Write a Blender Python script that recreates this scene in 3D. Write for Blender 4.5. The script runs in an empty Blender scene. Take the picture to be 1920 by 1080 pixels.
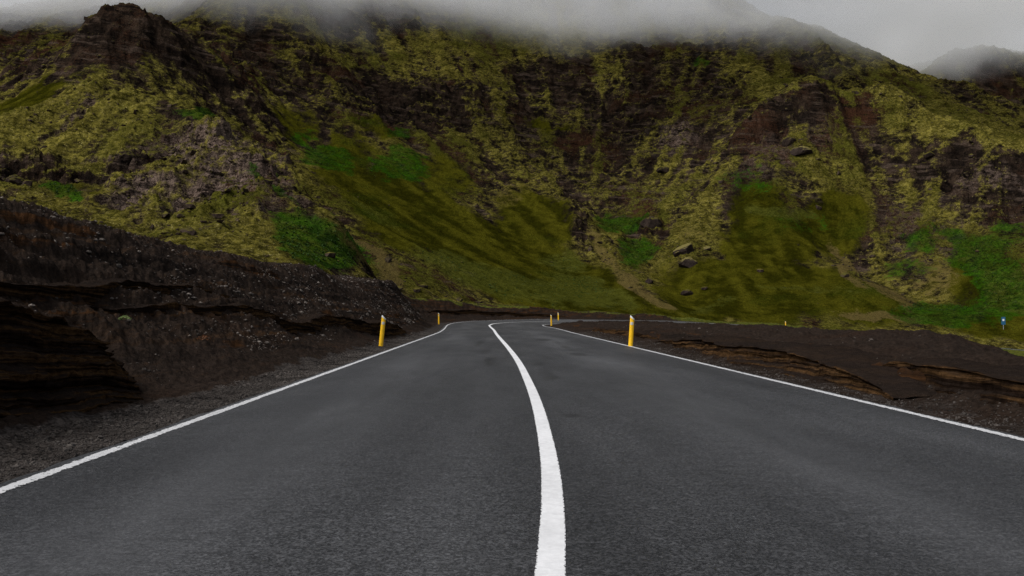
import bpy, math, random
import numpy as np
from mathutils import Vector

Q = 1.0                      # mesh density factor
scene = bpy.context.scene
COL = scene.collection
rng = np.random.default_rng(11)
random.seed(5)

# ------------------------------------------------------------------ camera
F, PITCH, EYE = 1600.0, math.atan(48 / 1600.0), 1.0
cp, sp = math.cos(PITCH), math.sin(PITCH)
cam_data = bpy.data.cameras.new("camera")
cam_data.lens, cam_data.sensor_width = 30.0, 36.0
cam_data.clip_start, cam_data.clip_end = 0.05, 5000
cam = bpy.data.objects.new("camera", cam_data)
COL.objects.link(cam)
cam.location = (0, 0, EYE)
cam.rotation_euler = (math.pi / 2 + PITCH, 0, 0)
scene.camera = cam


def ray(u, v):
    """direction of the sight line through a spot of the photo, scaled to y = 1"""
    a, b = (u - 960) / F, (540 - v) / F
    y, z = cp - b * sp, sp + b * cp
    return np.array([a / y, 1.0, z / y])


def spot(u, v, d):
    r = ray(u, v)
    return np.array([r[0] * d, d, EYE + r[2] * d])


def project(x, y, z):
    zz = z - EYE
    c = np.maximum(y * cp + zz * sp, 1e-3)
    up = -y * sp + zz * cp
    return 960 + F * x / c, 540 - F * up / c


# ------------------------------------------------------------------ noise
def _hash(ix, iy, seed):
    h = (ix.astype(np.uint32) * np.uint32(374761393) + iy.astype(np.uint32) * np.uint32(668265263)
         + np.uint32((seed * 2246822519) & 0xffffffff))
    h = (h ^ (h >> np.uint32(13))) * np.uint32(1274126177)
    h = h ^ (h >> np.uint32(16))
    return h


def noise2(x, y, seed=0):
    x = np.asarray(x, dtype=np.float64); y = np.asarray(y, dtype=np.float64)
    fx, fy = np.floor(x), np.floor(y)
    ix, iy = fx.astype(np.int64), fy.astype(np.int64)
    tx, ty = x - fx, y - fy
    wx, wy = tx * tx * tx * (tx * (tx * 6 - 15) + 10), ty * ty * ty * (ty * (ty * 6 - 15) + 10)

    def g(i, j, dx, dy):
        a = _hash(i, j, seed).astype(np.float64) * (2 * math.pi / 4294967296.0)
        return np.cos(a) * dx + np.sin(a) * dy
    n00, n10 = g(ix, iy, tx, ty), g(ix + 1, iy, tx - 1, ty)
    n01, n11 = g(ix, iy + 1, tx, ty - 1), g(ix + 1, iy + 1, tx - 1, ty - 1)
    a, b = n00 + wx * (n10 - n00), n01 + wx * (n11 - n01)
    return (a + wy * (b - a)) * 1.5


def fbm(x, y, octaves=4, seed=0, gain=0.5, lac=2.03):
    s, amp, f = 0.0, 1.0, 1.0
    for o in range(octaves):
        s = s + amp * noise2(x * f, y * f, seed + o * 17)
        amp *= gain; f *= lac
    return s


def ridged(x, y, octaves=4, seed=0, gain=0.55, lac=2.1):
    s, amp, f = 0.0, 1.0, 1.0
    for o in range(octaves):
        s = s + amp * (0.5 - np.abs(noise2(x * f, y * f, seed + o * 31)))
        amp *= gain; f *= lac
    return s


def sstep(a, b, x):
    t = np.clip((x - a) / (b - a), 0, 1)
    return t * t * (3 - 2 * t)


def interp(x, xs, ys):
    return np.interp(x, xs, ys)


# ------------------------------------------------------------------ objects
def tag(o, label=None, cat=None, group=None, kind=None):
    if label: o["label"] = label
    if cat: o["category"] = cat
    if group: o["group"] = group
    if kind: o["kind"] = kind
    return o


def link(o, parent=None):
    COL.objects.link(o)
    if parent: o.parent = parent
    return o


def mesh_obj(name, verts, faces, mat=None, parent=None, smooth=True, attrs=None, uv=None):
    """faces: (n,k) array with one k, verts: (n,3)"""
    verts = np.ascontiguousarray(verts, dtype=np.float32)
    faces = np.ascontiguousarray(faces, dtype=np.int32)
    n, k = faces.shape
    me = bpy.data.meshes.new(name)
    me.vertices.add(len(verts)); me.vertices.foreach_set("co", verts.ravel())
    me.loops.add(n * k); me.loops.foreach_set("vertex_index", faces.ravel())
    me.polygons.add(n)
    me.polygons.foreach_set("loop_start", np.arange(n, dtype=np.int32) * k)
    me.polygons.foreach_set("use_smooth", np.full(n, bool(smooth)))
    for an, arr in (attrs or {}).items():
        arr = np.asarray(arr, dtype=np.float32)
        if arr.ndim == 2:
            c = np.ones((len(verts), 4), dtype=np.float32); c[:, :arr.shape[1]] = arr
            at = me.attributes.new(an, 'FLOAT_COLOR', 'POINT'); at.data.foreach_set("color", c.ravel())
        else:
            at = me.attributes.new(an, 'FLOAT', 'POINT'); at.data.foreach_set("value", arr)
    me.update(calc_edges=True)
    me.validate()
    if mat: me.materials.append(mat)
    o = bpy.data.objects.new(name, me)
    return link(o, parent)


def grid_faces(nr, nc):
    i = np.arange(nr * nc).reshape(nr, nc)
    return np.stack([i[:-1, :-1], i[:-1, 1:], i[1:, 1:], i[1:, :-1]], -1).reshape(-1, 4)


# ------------------------------------------------------------------ node helper
class NT:
    def __init__(self, name):
        self.m = bpy.data.materials.new(name); self.m.use_nodes = True
        self.t = self.m.node_tree; self.t.nodes.clear()
        self.out = self.t.nodes.new("ShaderNodeOutputMaterial")

    def node(self, kind, **kw):
        n = self.t.nodes.new(kind)
        for k, v in kw.items(): setattr(n, k, v)
        return n

    def put(self, sock, v):
        if isinstance(v, bpy.types.NodeSocket): self.t.links.new(v, sock)
        else: sock.default_value = v

    def pos(self):
        return self.node("ShaderNodeNewGeometry").outputs["Position"]

    def normal_z(self):
        s = self.node("ShaderNodeSeparateXYZ"); self.put(s.inputs[0], self.node("ShaderNodeNewGeometry").outputs["Normal"])
        return s.outputs[2]

    def attr(self, name):
        return self.node("ShaderNodeAttribute", attribute_name=name)

    def sep(self, v):
        s = self.node("ShaderNodeSeparateXYZ"); self.put(s.inputs[0], v); return s.outputs

    def comb(self, x, y, z):
        s = self.node("ShaderNodeCombineXYZ")
        for i, v in enumerate((x, y, z)): self.put(s.inputs[i], v)
        return s.outputs[0]

    def scalev(self, v, s):
        n = self.node("ShaderNodeVectorMath", operation='MULTIPLY'); self.put(n.inputs[0], v); n.inputs[1].default_value = s
        return n.outputs[0]

    def noise(self, vec, scale, detail=3, rough=0.55, dist=0.0):
        n = self.node("ShaderNodeTexNoise"); self.put(n.inputs["Vector"], vec)
        n.inputs["Scale"].default_value = scale; n.inputs["Detail"].default_value = detail
        n.inputs["Roughness"].default_value = rough; n.inputs["Distortion"].default_value = dist
        return n.outputs[0]

    def voro(self, vec, scale, feature='F1', out=0):
        n = self.node("ShaderNodeTexVoronoi", feature=feature); self.put(n.inputs["Vector"], vec)
        n.inputs["Scale"].default_value = scale
        return n.outputs[out]

    def math(self, op, a, b=0.0, c=0.0, clamp=False):
        n = self.node("ShaderNodeMath", operation=op, use_clamp=clamp)
        for i, v in enumerate((a, b, c)):
            self.put(n.inputs[i], v)
        return n.outputs[0]

    def add(self, *v):
        r = v[0]
        for w in v[1:]: r = self.math('ADD', r, w)
        return r

    def mul(self, a, b): return self.math('MULTIPLY', a, b)

    def sst(self, a, b, x, lo=0.0, hi=1.0):
        n = self.node("ShaderNodeMapRange", interpolation_type='SMOOTHSTEP')
        self.put(n.inputs[0], x); n.inputs[1].default_value = a; n.inputs[2].default_value = b
        n.inputs[3].default_value = lo; n.inputs[4].default_value = hi
        return n.outputs[0]

    def mix(self, f, a, b):
        n = self.node("ShaderNodeMix", data_type='RGBA')
        self.put(n.inputs[0], f)
        for s, v in ((n.inputs[6], a), (n.inputs[7], b)):
            if isinstance(v, tuple) and len(v) == 3: v = v + (1.0,)
            self.put(s, v)
        return n.outputs[2]

    def gain(self, col, f):
        n = self.node("ShaderNodeVectorMath", operation='SCALE'); self.put(n.inputs[0], col); self.put(n.inputs[3], f)
        return n.outputs[0]

    def bump(self, h, strength, dist, normal=None):
        n = self.node("ShaderNodeBump"); n.inputs["Strength"].default_value = strength
        n.inputs["Distance"].default_value = dist; self.put(n.inputs["Height"], h)
        if normal is not None: self.put(n.inputs["Normal"], normal)
        return n.outputs[0]

    def finish(self, color, rough=0.9, normal=None, spec=0.2):
        b = self.node("ShaderNodeBsdfPrincipled")
        if isinstance(color, tuple) and len(color) == 3: color = color + (1.0,)
        self.put(b.inputs["Base Color"], color); self.put(b.inputs["Roughness"], rough)
        self.put(b.inputs["Specular IOR Level"], spec)
        if normal is not None: self.put(b.inputs["Normal"], normal)
        self.bsdf = b
        self.t.links.new(b.outputs[0], self.out.inputs[0])
        return self.m


# ------------------------------------------------------------------ materials
def mat_hill():
    t = NT("hill_moss_and_rock")
    p = t.pos()
    a = t.sep(t.attr("cover_a").outputs["Vector"]); b = t.sep(t.attr("cover_b").outputs["Vector"])
    rock, lush, fan = a; moss, pink, tan = b
    flow2 = t.attr("cover_a").outputs["Alpha"]                # the broader spurs (+) and gullies (-)
    flow = t.attr("flow").outputs["Fac"]                     # streaks that run down the slope, -1..1
    nz = t.normal_z()
    ctr = lambda n, k: t.mul(t.math('SUBTRACT', n, 0.5), k)
    n0 = t.noise(p, 0.055, 4, 0.6)
    n1 = t.noise(p, 0.30, 6, 0.66)
    n2 = t.math('ADD', t.mul(t.noise(p, 0.75, 6, 0.72), t.sst(0.40, 0.60, n0, 1.0, 0.0)), t.mul(t.noise(p, 2.1, 4, 0.7), t.sst(0.40, 0.60, n0)))
    n3 = t.noise(p, 4.5, 3, 0.7)
    n4 = t.noise(t.scalev(p, (1.0, 1.0, 2.2)), 0.75, 4, 0.7)
    # rock: dark volcanic brown with redder and greyer beds
    cr = t.mix(t.sst(0.40, 0.68, n1), (0.0090, 0.0066, 0.0052), (0.043, 0.0285, 0.0195))
    cr = t.mix(t.sst(0.50, 0.72, t.add(n0, ctr(n2, 0.5))), cr, (0.044, 0.020, 0.011))
    cr = t.mix(t.mul(t.math('MINIMUM', pink, 1.0), t.sst(0.36, 0.60, t.add(n4, ctr(n3, 0.4)))), cr, (0.150, 0.108, 0.086))
    ps = t.sep(p)
    sb = t.noise(t.comb(t.mul(ps[0], 0.10), t.mul(ps[1], 0.10), t.add(t.mul(ps[2], 0.85), t.mul(ps[0], 0.10))), 1.0, 4, 0.7)
    cr = t.mix(t.mul(t.sst(0.54, 0.66, t.add(sb, ctr(n2, 0.15))), 0.75), cr, (0.070, 0.050, 0.038))
    cr = t.mix(t.mul(t.sst(0.45, 0.36, t.add(sb, ctr(n2, 0.15))), 0.8), cr, (0.0065, 0.0050, 0.0045))
    cr = t.gain(cr, t.sst(0.25, 0.75, n3, 0.45, 1.7))
    # moss: olive tone to pale yellow cushions
    cm = t.mix(t.sst(0.38, 0.66, t.add(n2, ctr(n4, 0.5))), (0.034, 0.0305, 0.0050), (0.152, 0.128, 0.024))
    cm = t.mix(t.sst(0.56, 0.72, t.add(n3, ctr(n4, 0.3))), cm, (0.29, 0.245, 0.095))
    cm = t.mix(t.mul(t.sst(0.44, 0.68, t.add(n0, t.mul(flow2, -0.05))), 0.75), cm, (0.052, 0.054, 0.007))
    cm = t.gain(cm, t.sst(0.25, 0.75, n1, 0.46, 1.32))  # dark gaps between the moss clumps: their shade is put into the colour
    cm = t.gain(cm, t.add(1.0, t.mul(t.math('MINIMUM', moss, 1.0), 0.30)))
    f = t.add(t.mul(n1, 0.52), t.mul(n2, 0.50), t.mul(n4, 0.46), t.mul(n3, 0.30), t.mul(flow, 0.13), t.mul(flow2, 0.085), t.mul(moss, 0.14), t.mul(rock, -0.150), t.mul(pink, -0.085),
              t.mul(t.math('SUBTRACT', nz, 0.74), 0.50))
    f = t.sst(0.75, 1.00, f)
    c = t.mix(f, cr, cm)
    # short olive turf of the debris fans
    cf = t.mix(t.sst(0.35, 0.68, t.add(n1, t.mul(flow, 0.16))), (0.0200, 0.0200, 0.0016), (0.056, 0.052, 0.0045))
    cf = t.mix(t.sst(0.5, 0.8, n0), cf, (0.028, 0.040, 0.004))
    cf = t.gain(cf, t.sst(0.2, 0.8, n2, 0.55, 1.45))
    cf = t.gain(cf, t.sst(0.2, 0.8, n3, 0.65, 1.35))
    ff = t.sst(0.30, 0.66, t.add(fan, ctr(n2, 0.75), ctr(n1, 0.9), ctr(n3, 0.4), t.mul(flow, 0.10)))
    c = t.mix(ff, c, cf)
    # dry tan grass
    ct = t.mix(t.add(t.mul(n2, 0.6), t.mul(n3, 0.4)), (0.030, 0.022, 0.006), (0.175, 0.130, 0.045))
    ft = t.sst(0.40, 0.72, t.add(tan, ctr(n2, 1.3), ctr(n1, 0.9), ctr(n3, 0.6)))
    c = t.mix(t.mul(ft, 0.85), c, ct)
    # lush grass in the wet hollows
    cl = t.mix(t.sst(0.3, 0.7, t.add(n2, ctr(n3, 0.5))), (0.0060, 0.0200, 0.0014), (0.023, 0.074, 0.0030))
    cl = t.mix(t.sst(0.56, 0.72, n4), cl, (0.010, 0.030, 0.009))
    cp_ = t.mix(t.sst(0.3, 0.7, t.add(n2, ctr(n3, 0.5))), (0.034, 0.038, 0.0045), (0.076, 0.080, 0.0135))
    cp_ = t.mix(t.sst(0.58, 0.74, n4), cp_, (0.048, 0.064, 0.030))
    fp = t.sst(0.30, 0.80, t.add(t.attr("cover_b").outputs["Alpha"], ctr(n2, 0.9), ctr(n1, 1.2), ctr(n3, 0.5), t.mul(flow, 0.1)))
    c = t.mix(t.mul(fp, 0.75), c, cp_)
    fl = t.sst(0.34, 0.72, t.add(lush, ctr(n2, 1.2), ctr(n1, 1.5), ctr(n3, 0.7), ctr(n4, 0.9)))
    cl = t.gain(cl, t.sst(0.3, 0.7, n1, 0.55, 1.35))
    c = t.mix(t.mul(fl, t.sst(0.3, 0.7, n1, 0.55, 0.9)), c, cl)
    h = t.add(t.mul(n2, 0.9), t.mul(n3, 0.35), t.mul(n4, 0.5))
    nrm = t.bump(h, 1.0, 0.75)
    return t.finish(c, 0.95, nrm, 0.0)


def mat_ground():
    t = NT("volcanic_cinder")
    p = t.pos()
    a = t.sep(t.attr("cover_a").outputs["Vector"])
    gravel, ochre, green = a
    n0 = t.noise(p, 0.35, 4, 0.6)
    n1 = t.noise(p, 2.2, 4, 0.65)
    n2 = t.noise(p, 14.0, 4, 0.7)
    n3 = t.noise(p, 60.0, 2, 0.7)
    v = t.voro(p, 34.0, 'F1', 1)
    st = t.noise(t.comb(t.mul(t.sep(p)[0], 0.6), t.mul(t.sep(p)[1], 0.10), t.mul(t.sep(p)[2], 5.0)), 1.6, 4, 0.65)
    c = t.mix(n1, (0.0108, 0.0076, 0.0058), (0.0285, 0.0198, 0.0148))
    c = t.mix(t.sst(0.5, 0.75, n0), c, (0.022, 0.0130, 0.0085))
    bed = t.attr("bed").outputs["Fac"]; sp_ = t.sep(p)
    bn = t.noise(t.comb(t.mul(bed, 5.5), t.mul(sp_[1], 0.06), t.mul(sp_[0], 0.10)), 1.0, 5, 0.68)
    bw = t.attr("cover_a").outputs["Alpha"]
    c = t.mix(t.mul(bw, t.sst(0.54, 0.70, t.add(bn, t.mul(t.math('SUBTRACT', n1, 0.5), 0.18)), 0.0, 0.75)), c, (0.040, 0.0205, 0.0088))
    c = t.mix(t.mul(bw, t.sst(0.47, 0.36, bn, 0.0, 0.8)), c, (0.0065, 0.0048, 0.0040))
    c = t.gain(c, t.sst(0.25, 0.75, n2, 0.55, 1.5))
    grit = t.sst(0.66, 0.78, t.add(t.mul(n2, 0.5), t.mul(n3, 0.5), t.mul(t.math('SUBTRACT', n1, 0.5), 0.25)))
    c = t.mix(t.mul(grit, 0.6), c, (0.095, 0.080, 0.070))
    # banded ochre tephra on the ledges
    co = t.mix(t.sst(0.4, 0.62, st), (0.0085, 0.0050, 0.0030), (0.046, 0.021, 0.0085))
    fo = t.sst(0.42, 0.85, t.add(ochre, t.mul(t.math('SUBTRACT', st, 0.5), 1.3), t.mul(t.math('SUBTRACT', n1, 0.5), 0.9), t.mul(t.math('SUBTRACT', n2, 0.5), 0.4)))
    c = t.mix(fo, c, co)
    # roadside gravel
    vs = t.sep(v)
    cg = t.mix(vs[0], (0.010, 0.009, 0.0085), (0.070, 0.061, 0.055))
    fg = t.sst(0.35, 0.65, t.add(gravel, t.mul(t.math('SUBTRACT', n1, 0.5), 0.7), t.mul(t.math('SUBTRACT', n2, 0.5), 0.5)))
    c = t.mix(t.mul(fg, 0.75), c, cg)
    # mossy turf beyond the road
    cv = t.mix(t.sst(0.35, 0.65, n1), (0.030, 0.040, 0.006), (0.085, 0.085, 0.014))
    fv = t.sst(0.40, 0.6, t.add(green, t.mul(t.math('SUBTRACT', n1, 0.5), 0.7), t.mul(t.math('SUBTRACT', n0, 0.5), 0.5)))
    c = t.mix(fv, c, cv)
    h = t.add(t.mul(n1, 0.7), t.mul(n2, 0.35), t.mul(n3, 0.1))
    nrm = t.bump(h, 0.8, 0.12)
    return t.finish(c, 0.95, nrm, 0.02)


def mat_strata():
    t = NT("layered_tephra")
    p = t.pos()
    bed = t.attr("bed").outputs["Fac"]
    s = t.sep(p)
    bv = t.comb(t.mul(s[0], 0.35), t.mul(s[1], 0.35), t.mul(bed, 13.0))
    b0 = t.noise(bv, 1.0, 5, 0.7)
    n1 = t.noise(p, 9.0, 5, 0.7)
    n2 = t.noise(p, 50.0, 3, 0.7)
    top = t.sst(0.45, 0.85, t.add(t.normal_z(), t.mul(t.math('SUBTRACT', n1, 0.5), 0.5)))
    c = t.mix(t.sst(0.42, 0.60, b0), (0.0110, 0.0070, 0.0050), (0.070, 0.038, 0.0165))
    c = t.mix(t.mul(t.sst(0.60, 0.76, b0), 0.8), c, (0.074, 0.041, 0.017))
    c = t.gain(c, t.sst(0.25, 0.75, n1, 0.45, 1.5))
    cc = t.mix(n1, (0.0085, 0.0070, 0.0064), (0.026, 0.0185, 0.0145))
    cc = t.mix(t.sst(0.62, 0.74, n2), cc, (0.085, 0.070, 0.060))
    c = t.mix(t.mul(top, 0.9), c, cc)
    nrm = t.bump(t.add(t.mul(b0, 1.0), t.mul(n1, 0.5), t.mul(n2, 0.15)), 0.9, 0.10)
    return t.finish(c, 0.95, nrm, 0.0)


def mat_asphalt():
    t = NT("worn_asphalt")
    p = t.pos()
    k = t.sep(t.attr("wear").outputs["Vector"])
    stain, pale, edge = k
    q = t.attr("lane").outputs["Vector"]          # x across, y along the road
    n0 = t.noise(t.scalev(q, (1.0, 0.25, 1.0)), 0.8, 4, 0.6)
    n1 = t.noise(p, 7.0, 4, 0.65)
    n2 = t.noise(p, 75.0, 3, 0.75)
    v = t.voro(p, 95.0, 'F1', 1)
    vs = t.sep(v)[0]
    c = t.mix(t.sst(0.3, 0.75, t.add(t.mul(n2, 0.55), t.mul(vs, 0.45))), (0.0080, 0.0081, 0.0087), (0.0545, 0.0548, 0.0572))
    c = t.gain(c, t.sst(0.25, 0.75, n0, 0.70, 1.30))
    n4 = t.noise(p, 28.0, 3, 0.7)
    c = t.gain(c, t.sst(0.3, 0.7, n4, 0.62, 1.36))
    c = t.gain(c, t.sst(0.25, 0.75, n1, 0.84, 1.16))
    c = t.mix(t.mul(pale, 0.55), c, (0.078, 0.079, 0.082))
    c = t.mix(t.sst(0.25, 0.8, t.add(stain, t.mul(t.math('SUBTRACT', n1, 0.5), 0.4)), 0.0, 0.85), c, (0.010, 0.0095, 0.0095))
    n5 = t.noise(t.scalev(q, (1.6, 9.0, 1.0)), 1.3, 4, 0.7)
    c = t.gain(c, t.sst(0.55, 0.72, n5, 1.0, 0.52))
    n6 = t.noise(t.scalev(q, (0.9, 0.12, 1.0)), 1.0, 5, 0.65)
    c = t.gain(c, t.sst(0.32, 0.68, n6, 0.68, 1.22))
    rgh = t.sst(0.2, 0.8, n0, 0.60, 0.50)
    nrm = t.bump(t.add(t.mul(n2, 0.7), t.mul(vs, 0.5)), 0.55, 0.006)
    return t.finish(c, rgh, nrm, 0.30)


def mat_paint(name, erode):
    t = NT(name)
    p = t.pos()
    e = t.attr("across").outputs["Fac"]           # -1..1 over the stripe
    n1 = t.noise(p, 60.0, 3, 0.75)
    n2 = t.noise(p, 16.0, 4, 0.7)
    n3 = t.noise(p, 1.1, 3, 0.6)
    c = t.mix(n2, (0.66 - 0.2 * erode,) * 3, (0.84 - 0.12 * erode,) * 3)
    c = t.gain(c, t.sst(0.35, 0.65, t.add(t.mul(n3, 0.6), t.mul(n2, 0.4)), 0.84, 1.0))
    d = t.math('ABSOLUTE', e)
    hole = t.add(d, t.mul(t.math('SUBTRACT', n1, 0.5), 0.45 + 0.5 * erode), t.mul(t.math('SUBTRACT', n2, 0.5), 0.12 + 2.1 * erode), t.mul(t.math('SUBTRACT', n3, 0.5), 1.3 * erode))
    edge = 1.0 - 0.16 * erode
    keep = t.sst(edge + 0.05, edge - 0.08, hole)
    keep = t.mul(keep, t.sst(0.80 - 0.19 * erode, 0.70 - 0.16 * erode, t.add(t.mul(n1, 0.6), t.mul(n2, 0.4))))
    t.finish(c, 0.6, t.bump(n1, 0.3, 0.003), 0.2)
    tr = t.node("ShaderNodeBsdfTransparent"); mx = t.node("ShaderNodeMixShader")
    t.put(mx.inputs[0], keep); t.t.links.new(tr.outputs[0], mx.inputs[1]); t.t.links.new(t.bsdf.outputs[0], mx.inputs[2])
    t.t.links.new(mx.outputs[0], t.out.inputs[0])
    return t.m


def mat_stone(name, dark, pale, mossy=None):
    t = NT(name)
    p = t.pos()
    info = t.node("ShaderNodeObjectInfo").outputs["Random"]
    n1 = t.noise(p, 3.0, 4, 0.7); n2 = t.noise(p, 25.0, 3, 0.7); n0 = t.noise(p, 0.9, 2, 0.6)
    c = t.mix(t.sst(0.3, 0.7, t.add(t.mul(n1, 0.5), t.mul(n0, 0.5))), dark, pale)
    c = t.gain(c, t.sst(0.25, 0.75, n2, 0.65, 1.35))
    if mossy:
        f = t.sst(0.45, 0.75, t.add(t.normal_z(), t.mul(t.math('SUBTRACT', n1, 0.5), 0.6)))
        c = t.mix(f, c, t.mix(n2, mossy, tuple(min(1, m * 1.9) for m in mossy)))
    return t.finish(c, 0.9, t.bump(t.add(n1, t.mul(n2, 0.3)), 0.7, 0.08), 0.0)


def mat_plain(name, col, rough=0.5, spec=0.4, dirt=0.25):
    t = NT(name)
    p = t.pos()
    n = t.noise(p, 14.0, 4, 0.65)
    c = t.mix(t.sst(0.45, 0.8, n, 0.0, dirt), col, tuple(x * 0.35 for x in col))
    return t.finish(c, rough, t.bump(n, 0.1, 0.004), spec)


def mat_leaf(name, a, b):
    t = NT(name)
    n = t.noise(t.pos(), 12.0, 3, 0.6)
    return t.finish(t.mix(n, a, b), 0.8, None, 0.2)


M_HILL, M_GROUND, M_STRATA, M_ASPHALT = mat_hill(), mat_ground(), mat_strata(), mat_asphalt()
M_CENTRE, M_EDGE = mat_paint("road_paint", 0.12), mat_paint("worn_road_paint", 1.0)
M_STONE = mat_stone("grey_cinder_stone", (0.022, 0.019, 0.017), (0.21, 0.18, 0.155))
M_GRIT = mat_stone("dark_road_grit", (0.010, 0.009, 0.0085), (0.105, 0.092, 0.082))
M_RUBBLE = mat_stone("hill_rubble_stone", (0.010, 0.0075, 0.006), (0.075, 0.054, 0.042), (0.060, 0.052, 0.012))
M_BOULDER = mat_stone("dark_lava_boulder", (0.012, 0.009, 0.0075), (0.048, 0.035, 0.028), (0.050, 0.044, 0.010))
M_BOULDER_MOSS = mat_stone("mossy_lava_boulder", (0.012, 0.009, 0.0075), (0.048, 0.036, 0.030), (0.090, 0.076, 0.026))
M_YELLOW = mat_plain("yellow_plastic", (0.95, 0.54, 0.010), 0.45, 0.4, 0.40)
M_WHITE = mat_plain("white_reflector", (0.66, 0.68, 0.68), 0.3, 0.5, 0.15)
M_GREY = mat_plain("grey_reflector", (0.55, 0.55, 0.50), 0.3, 0.5, 0.15)
M_BLUE = mat_plain("blue_sign_sheet", (0.010, 0.085, 0.170), 0.4, 0.4, 0.1)
M_STEEL = mat_plain("galvanised_steel", (0.28, 0.29, 0.30), 0.45, 0.5, 0.2)
M_LEAF = mat_leaf("pale_green_leaf", (0.09, 0.15, 0.04), (0.23, 0.27, 0.10))
M_RUSTLEAF = mat_leaf("rusty_leaf", (0.09, 0.035, 0.015), (0.16, 0.07, 0.03))
M_HERB = mat_leaf("herb_leaf", (0.014, 0.042, 0.004), (0.038, 0.085, 0.010))
M_CUSHION = mat_leaf("pale_moss", (0.22, 0.19, 0.08), (0.52, 0.47, 0.24))

# ------------------------------------------------------------------ the road line
A = -38 / 1600.0
_kn = np.array([(0.72 + A * d if d < 45 else 0, d) for d in (-120, -90, -60, -30, -10, 0, 10, 20, 30, 40)] +
               [(-0.55, 52), (-1.05, 64), (-1.35, 73), (-1.05, 82), (0.6, 91), (4.2, 98.5), (9.5, 104), (17, 108.8), (27, 112.3),
                (40, 114.6), (55, 115.6), (75, 115.0), (100, 112), (140, 105), (200, 92)], dtype=float)


def catmull(P, step):
    out = []
    for i in range(len(P) - 1):
        p0, p1, p2, p3 = P[max(i - 1, 0)], P[i], P[i + 1], P[min(i + 2, len(P) - 1)]
        n = max(2, int(np.linalg.norm(p2 - p1) / step))
        for k in range(n):
            s = k / n
            out.append(0.5 * ((2 * p1) + (-p0 + p2) * s + (2 * p0 - 5 * p1 + 4 * p2 - p3) * s ** 2 + (-p0 + 3 * p1 - 3 * p2 + p3) * s ** 3))
    out.append(P[-1])
    return np.array(out)


PATH = catmull(_kn, 0.15)
_seg = np.linalg.norm(np.diff(PATH, axis=0), axis=1)
ARC = np.concatenate([[0], np.cumsum(_seg)])
ARC -= ARC[np.argmin(np.abs(PATH[:, 1]) + np.abs(PATH[:, 0]) * 0.01)]      # arc length 0 beside the camera
TAN = np.gradient(PATH, axis=0); TAN /= np.linalg.norm(TAN, axis=1)[:, None]
NRM = np.stack([TAN[:, 1], -TAN[:, 0]], 1)                                  # to the right of travel


def road_z(s):
    return interp(s, [-200, 70, 85, 105, 122, 138, 150, 165, 180, 210, 260], [0, 0, 0.05, 0.12, -0.12, -0.95, -2.0, -3.6, -4.9, -7.0, -9.0])


def road_tilt(s):
    return interp(s, [-200, 58, 80, 105, 150, 175], [0, 0, -0.022, -0.045, -0.03, -0.02])


def half_width(s):
    return interp(s, [-200, 45, 70, 90, 130, 160], [3.44, 3.5, 4.0, 4.3, 4.1, 3.7])


# nearest road point on a plan grid, read back by bilinear lookup
GX0, GX1, GY0, GY1, GS = -90.0, 130.0, -60.0, 175.0, 0.5
_gx = np.arange(GX0, GX1 + GS, GS); _gy = np.arange(GY0, GY1 + GS, GS)
_X, _Y = np.meshgrid(_gx, _gy)
_P = PATH[::6]; _AR = ARC[::6]; _NR = NRM[::6]
_q = np.empty(_X.size); _s = np.empty(_X.size)
xf, yf = _X.ravel(), _Y.ravel()
for c0 in range(0, len(xf), 20000):
    dx = xf[c0:c0 + 20000, None] - _P[None, :, 0]; dy = yf[c0:c0 + 20000, None] - _P[None, :, 1]
    k = np.argmin(dx * dx + dy * dy, axis=1); r = np.arange(len(k))
    lat = dx[r, k] * _NR[k, 0] + dy[r, k] * _NR[k, 1]
    along = dx[r, k] * _NR[k, 1] * -1 + dy[r, k] * _NR[k, 0]
    dist = np.sqrt(dx[r, k] ** 2 + dy[r, k] ** 2)
    _q[c0:c0 + 20000] = np.where(dist > np.abs(lat) * 1.3 + 1, np.sign(lat) * dist, lat); _s[c0:c0 + 20000] = _AR[k] + np.clip(along, -0.6, 0.6)
_q = _q.reshape(_X.shape); _s = _s.reshape(_X.shape)


def bil(grid, x, y, x0, y0, st):
    fx = np.clip((x - x0) / st, 0, grid.shape[1] - 1.001); fy = np.clip((y - y0) / st, 0, grid.shape[0] - 1.001)
    ix, iy = fx.astype(int), fy.astype(int); tx, ty = fx - ix, fy - iy
    return (grid[iy, ix] * (1 - tx) * (1 - ty) + grid[iy, ix + 1] * tx * (1 - ty) + grid[iy + 1, ix] * (1 - tx) * ty + grid[iy + 1, ix + 1] * tx * ty)


def road_qs(x, y):
    return bil(_q, x, y, GX0, GY0, GS), bil(_s, x, y, GX0, GY0, GS)


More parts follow.
